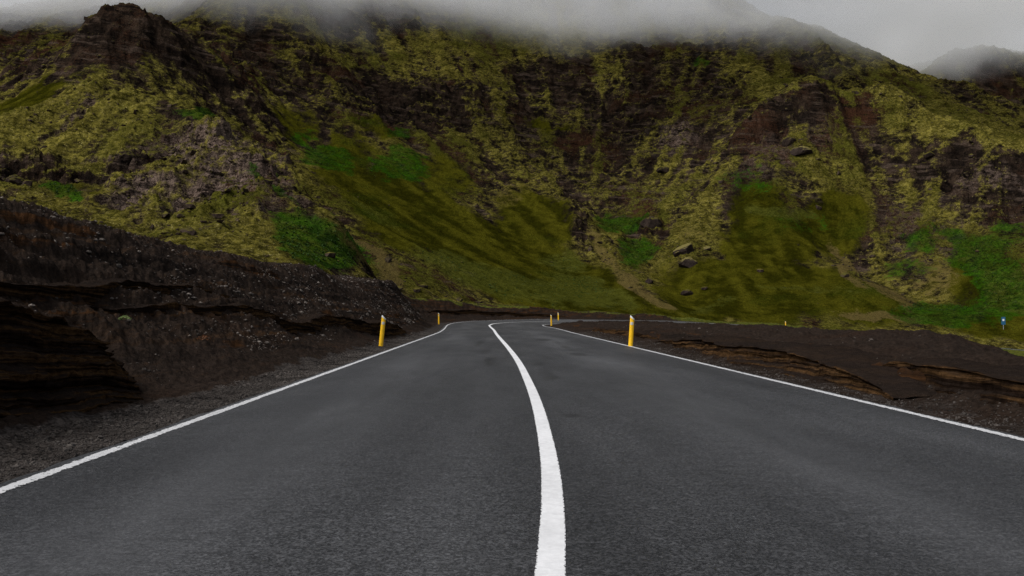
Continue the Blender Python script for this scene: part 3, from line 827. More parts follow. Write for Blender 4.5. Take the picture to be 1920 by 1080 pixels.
def hill_height(x, y):
    x = np.asarray(x, float); y = np.asarray(y, float)
    z0 = hill_base(x, y)
    m = hill_cover(x, y, z0)
    smooth = np.clip(m['f'] + 0.8 * m['g'] + 0.6 * m['t'], 0, 1)
    rough = np.clip(0.45 + 0.55 * m['r'] + 0.4 * m['p'] - 0.38 * smooth, 0.07, 1.2)
    rise = sstep(2, 14, z0)
    rough = rough * (0.25 + 0.75 * rise) * (1 - 0.75 * np.exp(-((x - CRAGS[0][0]) / 11) ** 2 - ((y - CRAGS[0][1]) / 10) ** 2))
    # gullies that run down the slope, then ledges and hummocks
    wx, wy = x + 4 * fbm(x * 0.03, y * 0.03, 2, 201), y + 4 * fbm(x * 0.03 + 7, y * 0.03, 2, 205)
    flow = np.clip(bil(_FLOW, x, y, HX0, HY0, FS), -1.6, 1.6)
    flow2 = bil(_FLOW2, x, y, HX0, HY0, FS)
    z = z0 + flow * 0.75 * rise * np.clip(rough, 0.12, 1) + 2.0 * flow2 * rise * np.clip(rough, 0.16, 0.8) + 2.0 * fbm(wx * 0.05, wy * 0.05, 2, 301) * rise * np.clip(rough, 0.3, 1)
    z = z + rough * (1.8 * (ridged(x * 0.085, y * 0.085, 4, 321) - 0.5) + 1.15 * fbm(x * 0.30, y * 0.30, 3, 331))
    led = (z + 0.12 * x + 1.4 * fbm(x * 0.04, y * 0.04, 2, 341)) / 3.1
    fr = led - np.floor(led)
    z = z + np.clip(m['r'] + 0.6 * m['p'] + 0.15 - smooth, 0, 1) * rise * (np.where(fr < 0.62, -fr * 0.75, -0.465 + (fr - 0.62) * 1.2237)) * 1.35
    z = z + rough * (0.50 * fbm(x * 0.9, y * 0.9, 3, 351) + 0.75 * np.maximum(noise2(x * 0.55, y * 0.55, 361), 0) + 0.30 * np.maximum(noise2(x * 1.6, y * 1.6, 363), 0))
    # crags of bare rock that stand out of the slope
    for cx_, cy_, rx, ry, hh in CRAGS:
        sel = np.where((np.abs(x - cx_) < rx * 1.8) & (np.abs(y - cy_) < ry * 1.8))[0]
        if not len(sel): continue
        xs_, ys_ = x[sel], y[sel]
        dd = np.hypot((xs_ - cx_) / rx, (ys_ - cy_) / ry) + 0.30 * fbm(xs_ * 1.7 / rx, ys_ * 1.7 / ry, 3, 371)
        z[sel] += hh * (0.72 * sstep(1.15, 0.62, dd) + 0.28 * sstep(0.75, 0.15, dd)) + 0.16 * hh * sstep(1.5, 0.5, dd) * fbm(xs_ * 4.0 / rx, ys_ * 4.0 / ry, 3, 381)
    return z, m


def build_hill():
    t_in = np.linspace(-0.68, 0.68, int(1450 * Q))
    t = np.concatenate([np.linspace(-1.1, -0.69, 60), t_in, np.linspace(0.69, 1.1, 60)])
    d = np.concatenate([np.linspace(62, 300, int(640 * Q)), np.linspace(300.8, 470, int(130 * Q))])
    T_, D_ = np.meshgrid(t, d)
    x, y = (T_ * D_).ravel(), D_.ravel()
    x = np.clip(x, -328, 335)
    z, m = hill_height(x, y)
    a = np.stack([m['r'], m['g'], m['f'], bil(_FLOW2, x, y, HX0, HY0, FS)], 1); b = np.stack([m['m'], m['p'], m['t'], m['a']], 1)
    o = mesh_obj("hill", np.stack([x, y, z], 1), grid_faces(len(d), len(t)), M_HILL, attrs={"cover_a": a, "cover_b": b, "flow": bil(_FLOW, x, y, HX0, HY0, FS)})
    return tag(o, kind="structure")


build_hill()


def hit_hill(u, v, d0=64, d1=420):
    """where the sight line through a spot of the photo meets the slope"""
    r = ray(u, v)
    d = np.arange(d0, d1, 0.25)
    z, _ = hill_height(r[0] * d, d)
    k = np.where(z >= EYE + r[2] * d)[0]
    if not len(k): return None
    return np.array([r[0] * d[k[0]], d[k[0]], z[k[0]]])


# ------------------------------------------------------------------ layered cliff beside the road, near left
def build_cliff():
    base = catmull(np.array([(-4.55, 1.5), (-4.42, 4), (-4.32, 6), (-4.28, 7.6), (-4.28, 9.0), (-4.40, 10.1), (-4.75, 11.1), (-5.4, 12.0), (-6.3, 12.8)], float), 0.022)
    n = len(base)
    tg = np.gradient(base, axis=0); tg /= np.linalg.norm(tg, axis=1)[:, None]
    nm = np.stack([tg[:, 1], -tg[:, 0]], 1)
    d = base[:, 1]
    ht = interp(d, [1.5, 5.5, 7.2, 8.3, 9.3, 10.2, 11.2, 12.0, 12.8], [1.40, 1.34, 1.22, 1.06, 0.86, 0.68, 0.50, 0.50, 0.60])
    rows = []
    m = 150
    for j in range(m):
        t = j / (m - 1)
        if t < 0.72:
            k = t / 0.72; z = -0.10 + k * (ht + 0.10); inn = 0.50 * k ** 1.4
        else:
            k = (t - 0.72) / 0.28; z = ht + 0.55 * k - 0.10 * math.sin(k * 3.1); inn = 0.50 + 1.6 * k
        rows.append((z, np.full(n, inn), np.full(n, t)))
    Z = np.array([np.broadcast_to(r[0], n) for r in rows]); I = np.array([r[1] for r in rows]); TT = np.array([r[2] for r in rows])
    D = np.broadcast_to(d, Z.shape)
    bed = Z + 0.085 * (D - 6) + 0.05 * fbm(D * 0.7, Z * 0.8, 3, 401)
    o1 = 0.075 * noise2(bed * 5.5, D * 0.12, 411) + 0.045 * noise2(bed * 15, D * 0.3, 421) + 0.025 * noise2(bed * 38, D * 0.8, 431)
    o2 = 0.10 * fbm(D * 0.9, bed * 1.2, 4, 441) + 0.03 * fbm(D * 5, bed * 9, 3, 451)
    wall = sstep(0.0, 0.08, TT) * sstep(0.90, 0.70, TT)
    lip = 0.10 * np.exp(-((TT - 0.69) / 0.035) ** 2) * (0.6 + noise2(D * 1.1, D * 0, 461))
    off = -I + (o1 * 1.15 + o2) * wall + lip
    Z = Z + 0.05 * fbm(D * 1.6, I * 1.6, 3, 471) * sstep(0.6, 0.75, TT) + 0.01 * fbm(D * 9, bed * 9, 2, 481)
    X = base[:, 0] + nm[:, 0] * off; Y = base[:, 1] + nm[:, 1] * off
    o = mesh_obj("eroded_bank", np.stack([X.ravel(), Y.ravel(), Z.ravel()], 1), grid_faces(m, n)[:, ::-1], M_STRATA, attrs={"bed": bed.ravel()})
    return tag(o, kind="structure")


build_cliff()


def road_xy(s, q):
    x = np.interp(s, ARC, PATH[:, 0]) + np.interp(s, ARC, NRM[:, 0]) * q
    y = np.interp(s, ARC, PATH[:, 1]) + np.interp(s, ARC, NRM[:, 1]) * q
    return x, y


def build_ledge(side, ss, outs, hs_, tops, seed, step=0.05, dip=0.03, hollow=1.0, lean=None):
    """a crust of layered tephra that juts from a slope: hollow below, lip, flat top running back into it"""
    s = np.arange(ss[0], ss[-1], step); n = len(s); m = 90
    out0 = interp(s, ss, outs) + 0.10 * fbm(s * 0.30, s * 0, 3, seed) + 0.05 * fbm(s * 1.9, s * 0, 3, seed + 5)
    h = np.maximum(interp(s, ss, hs_) * (1 + 0.14 * fbm(s * 0.3, s * 0 + 4, 4, seed + 9)), 0.0)
    top = interp(s, ss, tops)
    q0 = half_width(s) + 0.28
    x0, y0 = road_xy(s, side * (q0 + out0)); zb = ground(x0, y0, False)[0]
    kk = int(3.0 / step); ker = np.hanning(kk + 2)[1:-1]; ker /= ker.sum()
    zb = np.convolve(np.pad(zb, (kk // 2, kk - 1 - kk // 2), mode='edge'), ker, mode='valid')
    ln = ((1 - hollow) * 0.55) if lean is None else lean
    rows_o, rows_z, tt = [], [], []
    for j in range(m):
        t = j / (m - 1)
        if t < 0.6:
            k = t / 0.6
            o = hollow * (0.16 * math.sin(min(k * 1.25, 1.0) * math.pi) - 0.10 * max(0, (k - 0.72) / 0.28)) + ln * k
            rows_o.append(h * o * 1.2 - 0.02); rows_z.append(-0.12 + (h + 0.12) * k)
        elif t < 0.68:
            k = (t - 0.6) / 0.08
            rows_o.append(h * (-0.12 * hollow + 0.10 * k + ln) - 0.02); rows_z.append(h + 0.02 * math.sin(k * 1.57))
        else:
            k = (t - 0.68) / 0.32
            rows_o.append(-0.02 + (-0.02 * hollow + ln) * h + k * top); rows_z.append(h + 0.02 + top * k * 0.12 - 0.16 * k ** 3)
        tt.append(np.full(n, t))
    O = np.array(rows_o); Zr = np.array(rows_z); T_ = np.array(tt)
    S = np.broadcast_to(s, O.shape)
    bed = Zr + zb + dip * S + 0.05 * fbm(S * 0.8, Zr * 0.9, 3, seed + 13)
    w = sstep(0, 0.08, T_) * sstep(0.75, 0.62, T_) * np.minimum(1, h / 0.3)
    O = O + w * (0.030 * noise2(bed * 7, S * 0.2, seed + 21) + 0.018 * noise2(bed * 20, S * 0.4, seed + 23) + 0.05 * fbm(S * 1.0, bed * 2.0, 5, seed + 25))
    Zr = Zr + 0.04 * fbm(S * 1.5, O * 1.5, 3, seed + 27) * sstep(0.55, 0.7, T_)
    X, Y = road_xy(S.ravel(), (side * (q0 + out0 + O)).ravel())
    V = np.stack([X, Y, (zb + Zr).ravel()], 1)
    f = grid_faces(m, n)
    o = mesh_obj("eroded_bank", V, f if side > 0 else f[:, ::-1], M_STRATA, attrs={"bed": bed.ravel()})
    return tag(o, kind="structure")


build_ledge(1, [10.2, 11.5, 14, 17, 20, 23, 25.5, 28], [0.36, 0.32, 0.30, 0.30, 0.38, 0.55, 0.75, 0.9], [0, 0.20, 0.34, 0.37, 0.36, 0.30, 0.18, 0], [1.3] * 8, 1101, hollow=1.3, lean=1.05)
build_ledge(1, [6.4, 7.2, 8.6, 10, 11.3, 12.2], [1.05, 0.95, 0.85, 0.85, 1.0, 1.1], [0, 0.20, 0.27, 0.26, 0.15, 0], [1.0] * 6, 1151, hollow=0.9, lean=0.7)
build_ledge(1, [29, 31, 36, 44, 47], [1.2, 1.2, 1.1, 1.0, 1.0], [0, 0.14, 0.20, 0.14, 0], [1.0] * 5, 1201, hollow=0.6, lean=0.4)
build_ledge(-1, [13, 16, 22, 29, 35.5, 38, 40], [3.4, 3.0, 2.2, 1.5, 1.0, 0.9, 0.9], [0, 0.12, 0.26, 0.42, 0.55, 0.42, 0], [0.5, 0.6, 0.8, 1.1, 1.5, 1.2, 0.5], 1301, hollow=0.12)
build_ledge(-1, [5, 7, 10, 13, 18, 22], [3.9, 3.9, 3.8, 3.6, 3.6, 3.5], [0.2, 0.30, 0.28, 0.20, 0.12, 0], [0.8] * 6, 1401, hollow=0.7)
build_ledge(-1, [84, 88, 94, 101, 106, 109], [3.2, 3.0, 2.8, 2.2, 1.8, 1.6], [0, 0.3, 0.45, 0.4, 0.3, 0], [1.2] * 6, 1501, 0.12, hollow=0.4)

# ------------------------------------------------------------------ stones
def ico(sub):
    import bmesh
    bm = bmesh.new(); bmesh.ops.create_icosphere(bm, subdivisions=sub, radius=1.0)
    v = np.array([p.co[:] for p in bm.verts]); f = np.array([[w.index for w in q.verts] for q in bm.faces]); bm.free()
    return v, f


ICO1, ICO2, ICO3 = ico(1), ico(2), ico(4)


def rocks(name, pos, size, mat, shape=ICO1, flat=0.65, sink=0.25, jit=0.28, parent=None):
    V, Fc = shape
    n, k = len(pos), len(V)
    sc = size[:, None, None] * (1 + jit * rng.standard_normal((n, k, 1))).clip(0.5, 1.6)
    ax = np.stack([rng.uniform(0.75, 1.35, n), rng.uniform(0.7, 1.1, n), rng.uniform(0.45, 0.9, n) * flat / 0.65], 1)[:, None, :]
    v = V[None] * sc * ax
    a = rng.uniform(0, 2 * math.pi, n)[:, None]
    x = v[..., 0] * np.cos(a) - v[..., 1] * np.sin(a); y = v[..., 0] * np.sin(a) + v[..., 1] * np.cos(a)
    w = np.stack([x, y, v[..., 2]], -1) + pos[:, None, :]
    w[..., 2] += (size * (0.5 - sink))[:, None] * 0.6
    f = (Fc[None] + (np.arange(n) * k)[:, None, None]).reshape(-1, 3)
    return mesh_obj(name, w.reshape(-1, 3), f, mat, parent, smooth=False)


def on_ground(x, y):
    z, _ = ground(x, y)
    return np.stack([x, y, z], 1)


def road_xy(s, q):
    x = np.interp(s, ARC, PATH[:, 0]) + np.interp(s, ARC, NRM[:, 0]) * q
    y = np.interp(s, ARC, PATH[:, 1]) + np.interp(s, ARC, NRM[:, 1]) * q
    return x, y


def bank_stones():
    # litter on the bank lies in drifts
    n = 75000
    s = rng.uniform(2, 75, n) ** 1.0; ql = rng.uniform(1.5, 6.9, n)
    keep = (fbm(s * 0.25, ql * 1.1, 3, 501) + 0.6 * rng.standard_normal(n)) > 0.75
    s, ql = s[keep], ql[keep]
    x, y = road_xy(s, -(half_width(s) + 0.28 + ql))
    sz = 0.010 + 0.012 * rng.pareto(2.8, len(s)).clip(0, 4.0)
    sz *= 0.8 + 0.012 * s
    return on_ground(x, y), sz


def verge_gravel():
    parts, ss_ = [], []
    n = 26000
    s = 2.5 + 45 * rng.random(n) ** 1.6
    for sg, wd in ((-1, 0.8), (1, 1.0)):
        q = sg * (half_width(s) + 0.24 + wd * rng.random(n) ** 1.3)
        x, y = road_xy(s, q)
        k_ = rng.random(n) < (1.0 if sg < 0 else 0.3)
        parts.append(on_ground(x[k_], y[k_])); ss_.append(s[k_])
    p = np.concatenate(parts)
    sz = 0.006 + 0.005 * rng.pareto(3.0, len(p)).clip(0, 3.5)
    sz *= 1 + 0.012 * np.concatenate(ss_)
    return p, sz


def mound_stones():
    n = 12000
    x = rng.uniform(5.0, 16, n); y = rng.uniform(8, 60, n)
    keep = (fbm(x * 0.5, y * 0.35, 3, 511) + 0.5 * rng.standard_normal(n)) > 0.85
    x, y = x[keep], y[keep]
    q, s = road_qs(x, y)
    k = q > half_width(s) + 1.0
    x, y = x[k], y[k]
    return on_ground(x, y), 0.010 + 0.012 * rng.pareto(3.0, len(x)).clip(0, 4.0)


bp, bs = bank_stones(); gp, gs = verge_gravel(); mp, ms = mound_stones()


def solo_stones(pos, size, count, name, label, group, near):
    """the largest stones of a litter are things of their own, the rest stays gravel"""
    d = np.hypot(pos[:, 0], pos[:, 1]); seen = size / d
    u, v = project(pos[:, 0], pos[:, 1], pos[:, 2])
    seen = np.where((u > 5) & (u < 1915) & (v < 1070), seen, 0)
    order = np.argsort(-seen)[:count]
    protos = []
    for i in range(6):
        p = rocks(name, np.zeros((1, 3)), np.ones(1), M_STONE, ICO2, sink=0.35, jit=0.16)
        protos.append(p)
    for n_, k in enumerate(order):
        o = protos[n_] if n_ < 6 else protos[n_ % 6].copy()
        if n_ >= 6: COL.objects.link(o)
        o.location = pos[k]; o.scale = (size[k] * random.uniform(.95, 1.3), size[k] * random.uniform(.8, 1.1), size[k] * random.uniform(.6, 1.0)); o.rotation_euler = (0, 0, random.random() * 6.28)
        tag(o, label, "stone", group)
    rest = np.ones(len(pos), bool); rest[order] = False
    return pos[rest], size[rest]


bp, bs = solo_stones(bp, bs, 150, "stone", "pale grey stone lying loose on the dark cinder bank left of the road", "loose stones on the left cinder bank", 0)
mp, ms = solo_stones(mp, ms, 40, "stone", "pale grey stone lying loose on the low dark mound right of the road", "loose stones on the right cinder mound", 0)
g = rocks("gravel", np.concatenate([bp, mp]), np.concatenate([bs, ms]), M_STONE)
tag(g, "loose pale gravel littering the dark cinder slopes beside the road", "gravel", kind="stuff")
g = rocks("gravel", gp, gs, M_GRIT)
tag(g, "dark grit and gravel along both edges of the asphalt", "gravel", kind="stuff")


def hill_rubble():
    n = 42000
    u = rng.uniform(-40, 1960, n)
    t = (u - 960) / F; d = rng.uniform(72, 270, n)
    x, y = t * d, d
    z, m = hill_height(x, y)
    prob = np.clip(0.25 + 0.6 * m['r'] + 0.5 * m['p'] + 0.5 * m['t'] - 0.9 * m['f'] - m['g'], 0.012, 1)
    k = (rng.random(n) < prob * sstep(-0.3, 0.5, fbm(x * 0.07, y * 0.07, 2, 521) + 0.1)) & (z > 2)
    p = np.stack([x, y, z], 1)[k]
    sz = 0.11 + 0.13 * rng.pareto(2.6, len(p)).clip(0, 4.0)
    return p, sz


hp, hs = hill_rubble()
g = rocks("rubble", hp, hs, M_RUBBLE, ICO1, flat=0.75, sink=0.35)
tag(g, "broken brown rock rubble strewn over the mossy hillside", "rubble", kind="stuff")


def hill_plants():
    """leafy clumps in the wet hollows"""
    n = 60000
    t = (rng.uniform(-20, 1960, n) - 960) / F; d = rng.uniform(72, 215, n)
    x, y = t * d, d
    z, m = hill_height(x, y)
    w = 1.1 * m['g'] + 0.35 * m['a'] + 0.06 * m['f'] + 0.25 * fbm(x * 0.12, y * 0.12, 3, 531) + 0.2 * rng.standard_normal(n)
    k = (w > 0.62) & (m['g'] + m['a'] > 0.25) & (z > 1.5)
    c = np.stack([x, y, z], 1)[k]; N = len(c); L = 9
    sz = rng.uniform(0.08, 0.24, N)[:, None]
    a = rng.uniform(0, 6.283, (N, L)); e = rng.uniform(0.15, 1.35, (N, L)); r = sz * rng.uniform(0.6, 1.2, (N, L))
    dirv = np.stack([np.cos(a) * np.cos(e), np.sin(a) * np.cos(e), np.sin(e)], -1)
    sd = np.stack([-np.sin(a), np.cos(a), np.zeros_like(a)], -1)
    b0 = c[:, None, :] + 0 * dirv; r3 = r[..., None]
    q = np.stack([b0, b0 + dirv * r3 * 0.6 + sd * r3 * 0.28, b0 + dirv * r3, b0 + dirv * r3 * 0.6 - sd * r3 * 0.28], 2)
    o = mesh_obj("plants", q.reshape(-1, 3), np.arange(N * L * 4).reshape(-1, 4), M_HERB, smooth=False)
    tag(o, "low leafy green plants filling the damp hollows of the slope", "plants", kind="stuff")


hill_plants()


def boulder(u, v, wide, high, mat, label, name="boulder", lean=0.0, depth=1.0, seed=0):
    p = hit_hill(u, v)
    if p is None: return None
    V, Fc = ICO3
    k = p[1] / F
    w, h = wide * k * 0.44, high * k * 0.9
    dirs = V.copy()
    r = 1 + 0.16 * fbm(dirs[:, 0] * 1.3 + seed * 7.1, dirs[:, 1] * 1.3 + dirs[:, 2] * 1.1, 3, 601) + 0.10 * ridged(dirs[:, 0] * 2.2 + seed, dirs[:, 2] * 2.2 + dirs[:, 1], 3, 611)
    # facets: flatten against a few random planes so that it breaks like rock
    rr = np.random.default_rng(seed + 40)
    q = dirs * r[:, None]
    for _ in range(9):
        n_ = rr.standard_normal(3); n_ /= np.linalg.norm(n_)
        over = np.maximum(q @ n_ - rr.uniform(0.62, 0.9), 0)
        q = q - over[:, None] * n_ * 0.85
    q = q * np.array([w, w * depth, h * 0.62])
    ca, sa = math.cos(lean), math.sin(lean)
    q = np.stack([q[:, 0] * ca + q[:, 2] * sa, q[:, 1], -q[:, 0] * sa + q[:, 2] * ca], 1)
    o = mesh_obj(name, q, Fc, mat, smooth=False)
    o.location = (p[0], p[1] + w * 0.25, p[2] + h * 0.10)
    return tag(o, label, "boulder")


BOULDERS = [
    (1285, 474, 56, 24, M_BOULDER_MOSS, "long slab boulder with pale moss top, upper of the pair in the gully", -0.28, 0.7),
    (1324, 468, 22, 9, M_BOULDER_MOSS, "small pale wedge of rock just right of the long mossy slab", -0.25, 0.8),
    (1290, 500, 44, 24, M_BOULDER_MOSS, "blocky boulder with yellow moss on top, below the long mossy slab", 0.10, 0.8),
    (1218, 531, 22, 16, M_BOULDER, "dark round boulder low in the tan gully left of the right turf fan", 0.0, 0.9),
    (1288, 553, 26, 16, M_BOULDER, "dark boulder at the foot of the gully beside the right turf fan", 0.0, 0.9),
    (1222, 428, 44, 28, M_BOULDER, "broad dark lump of lava right of the bright green patch in the gully", 0.0, 0.9),
    (1216, 250, 18, 14, M_BOULDER, "small dark boulder, topmost of the three in the mossy gully mid slope", 0.0, 0.9),
    (1230, 297, 24, 16, M_BOULDER, "dark boulder, middle one of the three in the mossy gully mid slope", 0.0, 0.9),
    (1246, 323, 30, 14, M_BOULDER, "flat dark boulder, lowest of the three in the mossy gully mid slope", 0.1, 0.9),
    (1504, 288, 50, 20, M_BOULDER_MOSS, "large mossy topped rock below the brown rocky knob on the right", -0.15, 0.8),
    (1480, 272, 30, 18, M_BOULDER, "dark rock leaning beside the large mossy rock below the brown knob", -0.4, 0.8),
    (1535, 392, 16, 12, M_BOULDER, "small grey boulder alone on the turf high above the right fan", 0.0, 0.9),
    (1584, 519, 18, 12, M_BOULDER, "dark boulder in the tan stony runnel right of the large turf fan", 0.0, 0.9),
    (1746, 298, 28, 14, M_BOULDER, "flat dark rock on the bare brown slope at the upper right", 0.0, 0.9),
    (530, 264, 20, 13, M_BOULDER, "brown boulder on the turf above the narrow lush green strip on the left slope", 0.0, 0.9),
    (236, 300, 46, 26, M_BOULDER, "dark crag of rock jutting from the yellow moss on the left spur", 0.2, 0.9),
    (32, 345, 52, 24, M_BOULDER, "grey brown rock at the left edge above the dark cinder bank", 0.3, 0.9),
    (1402, 137, 12, 7, M_BOULDER, "tiny dark rock on the pale moss patch high under the cloud", 0.0, 0.9),
]
for i, (u, v, w, h, mt, lb, ln, dp) in enumerate(BOULDERS):
    boulder(u, v, w, h, mt, lb, lean=ln, depth=dp, seed=i + 1)

# ------------------------------------------------------------------ plants on the cinder
def tuft(name, x, y, size, mat, label, cat, n=150):
    V, Fs = [], []
    r_ = np.random.default_rng(int(abs(x * 100)) + 3)
    for i in range(n):
        a, t = r_.uniform(0, 6.283), r_.uniform(0, 1) ** 0.6
        c = np.array([math.cos(a) * t, math.sin(a) * t, 0.55 * (1 - t * t) + 0.1 * r_.random()]) * size
        e1 = r_.standard_normal(3); e1 /= np.linalg.norm(e1); e2 = np.cross(e1, r_.standard_normal(3)); e2 /= np.linalg.norm(e2)
        k = len(V); L = size * 0.16
        V += [c - e1 * L, c + e2 * L * 0.45, c + e1 * L, c - e2 * L * 0.45]; Fs.append((k, k + 1, k + 2, k + 3))
    z, _ = ground(np.array([x]), np.array([y]))
    o = mesh_obj(name, np.array(V), np.array(Fs), mat, smooth=False)
    o.location = (x, y, float(z[0]))
    return tag(o, label, cat)


def hit_ground(u, v, d0=3, d1=130):
    r = ray(u, v); d = np.geomspace(d0, d1, 3000)
    z, _ = ground(r[0] * d, d)
    k = np.where(z >= EYE + r[2] * d)[0]
    return (r[0] * d[k[0]], d[k[0]]) if len(k) else None


h = hit_ground(234, 600)
if h: tuft("plant", h[0], h[1], 0.10, M_LEAF, "small pale green plant growing alone on the dark cinder bank", "plant")
h = hit_ground(382, 638)
if h: tuft("plant", h[0], h[1], 0.13, M_RUSTLEAF, "low rusty red plant at the toe of the cinder bank", "plant", 90)
h = hit_ground(783, 540)


def moss_cushion(u, v, w, label):
    p = hit_ground(u, v)
    if p is None: return
    V, Fc = ICO3
    k = p[1] / F
    r = 1 + 0.25 * fbm(V[:, 0] * 2.2 + u, V[:, 1] * 2.2 + V[:, 2], 4, 701)
    q = V * r[:, None] * np.array([w * k * 0.5, w * k * 0.45, w * k * 0.16])
    o = mesh_obj("moss_cushion", q, Fc, M_CUSHION)
    z, _ = ground(np.array([p[0]]), np.array([p[1]]))
    o.location = (p[0], p[1], float(z[0]) + 0.1 * w * k * 0.3)
    tag(o, label, "moss")


moss_cushion(783, 536, 34, "pale yellow moss cushion on the bank edge above the second left post")

# ------------------------------------------------------------------ marker posts
def make_post():
    root = bpy.data.objects.new("marker_post", None); link(root)
    # hollow-backed plastic blade with a slanting top
    W, T, Hh, cut = 0.068, 0.028, 0.98, 0.085
    prof = []
    for i in range(9):
        a = -1 + 2 * i / 8
        prof.append((a * W, -T * (1 - a * a) - 0.004))
    prof += [(W, 0.022), (-W, 0.022)]
    V, n = [], len(prof)
    zs = [-0.25, 0.0, 0.30, 0.60, 0.86]
    for z in zs:
        for x, y in prof: V.append((x * (1 - 0.06 * z), y, z))
    for x, y in prof: V.append((x * 0.94, y, Hh - cut * 0.5 * (1 + x / W) - 0.012))
    me = bpy.data.meshes.new("blade")
    Fs = []
    for j in range(len(zs)):
        for i in range(n):
            a, b = j * n + i, j * n + (i + 1) % n
            Fs.append((a, b, b + n, a + n))
    Fs.append(tuple(range(len(V) - n, len(V))))
    me.from_pydata(V, [], Fs); me.update(); me.materials.append(M_YELLOW)
    link(bpy.data.objects.new("blade", me), root)
    # whitish moulded cap on the slanting end
    V = []
    for k, lift in enumerate((-0.085, 0.0, 0.010)):
        g_ = 1.05 if k < 2 else 0.80
        for x, y in prof: V.append((x * 0.94 * g_, y * g_ - (0.0015 if k < 2 else 0), Hh - cut * 0.5 * (1 + x / W) + lift * (1 if k else 0.55 + 0.0)))
    me = bpy.data.meshes.new("cap")
    Fs = []
    for j in range(2):
        for i in range(n):
            a, b = j * n + i, j * n + (i + 1) % n
            Fs.append((a, b, b + n, a + n))
    Fs.append(tuple(range(2 * n, 3 * n)))
    me.from_pydata(V, [], Fs); me.update(); me.materials.append(M_WHITE)
    link(bpy.data.objects.new("cap", me), root)
    # reflector let into the face
    V = []
    for z in (0.70, 0.785):
        for i in range(7):
            a = -0.72 + 1.44 * i / 6
            V.append((a * W * 0.95, -T * (1 - a * a) - 0.0085, z))
    for z in (0.70, 0.785):
        for i in range(7):
            a = -0.72 + 1.44 * i / 6
            V.append((a * W * 0.95, -T * (1 - a * a) + 0.004, z))
    Fs = []
    for i in range(6): Fs.append((i, i + 1, 8 + i, 7 + i))
    for i in range(6): Fs.append((14 + i, i + 14 + 7, 14 + 8 + i, 15 + i))
    for i in range(6): Fs += [(i, 14 + i, 15 + i, i + 1), (7 + i, 8 + i, 22 + i, 21 + i)]
    Fs += [(0, 7, 21, 14), (6, 20, 27, 13)]
    me = bpy.data.meshes.new("reflector"); me.from_pydata(V, [], Fs); me.update(); me.materials.append(M_GREY)
    link(bpy.data.objects.new("reflector", me), root)
    return root


def copy_tree(o, parent=None):
    c = o.copy(); COL.objects.link(c); c.parent = parent
    for ch in list(o.children): copy_tree(ch, c)
    return c


POSTS = [  # foot in the photo, depth, lean, turn, scale
    (714, 647, 27.0, 5.5, 12, 1.0, "tall yellow marker post leaning over the left gravel verge, beside the cinder bank"),
    (1182, 651, 26.2, 3.8, -8, 1.0, "tall yellow marker post on the right verge in front of the low dark mound"),
    (823, 608, 74, -0.8, 25, 1.0, "yellow marker post, the more distant one on the left, under the dark bank"),
    (1034, 608, 76, -1.2, 5, 1.0, "yellow marker post at the far end of the right white edge line"),
    (1047, 599, 103, -1.2, -5, 1.0, "small yellow marker post on the outer side of the bend, behind another post"),
    (1473, 617, 122, 0, -30, 1.0, "tiny yellow post peeping over the dark mound in front of the turf fan"),
]
post0 = make_post()
for i, (u, v, d, lean, turn, sc, lb) in enumerate(POSTS):
    o = post0 if i == 0 else copy_tree(post0)
    p = spot(u, v, d)
    zg, _ = ground(np.array([p[0]]), np.array([p[1]]))
    o.location = (p[0], p[1], float(zg[0]) - (0.35 if i == 5 else 0.0))
    o.rotation_euler = (0, math.radians(lean), math.radians(turn)); o.scale = (sc,) * 3
    tag(o, lb, "marker post", "yellow marker posts along the road")

# ------------------------------------------------------------------ blue road sign far right
def bm_box(bm, c, s):
    import bmesh
    r = bmesh.ops.create_cube(bm, size=1.0)
    for w in r['verts']: w.co = Vector((c[0] + w.co.x * s[0], c[1] + w.co.y * s[1], c[2] + w.co.z * s[2]))


def part(name, boxes, mat, parent, bevel=0.0):
    import bmesh
    bm = bmesh.new()
    for c, s in boxes: bm_box(bm, c, s)
    if bevel: bmesh.ops.bevel(bm, geom=bm.edges[:], offset=bevel, segments=2, affect='EDGES')
    me = bpy.data.meshes.new(name); bm.to_mesh(me); bm.free(); me.materials.append(mat)
    return link(bpy.data.objects.new(name, me), parent)


sign = bpy.data.objects.new("road_sign", None); link(sign)
p = spot(1882, 640, 127)
zs = max(float(ground(np.array([p[0]]), np.array([p[1]]))[0][0]), float(hill_height(np.array([p[0]]), np.array([p[1]]))[0][0]))
sign.location = (p[0], p[1], zs - 0.05)
part("pole", [((0, 0.05, 0.9), (0.07, 0.07, 1.9))], M_STEEL, sign, 0.015)
part("panel", [((0, 0, 1.32), (0.55, 0.03, 1.15))], M_BLUE, sign, 0.012)
part("symbol", [((0, -0.020, 1.45), (0.26, 0.012, 0.30))], M_WHITE, sign, 0.004)
sign.rotation_euler = (0, 0, math.radians(-18))
tag(sign, "small blue road sign with a white square, at the hill foot far right", "road sign")

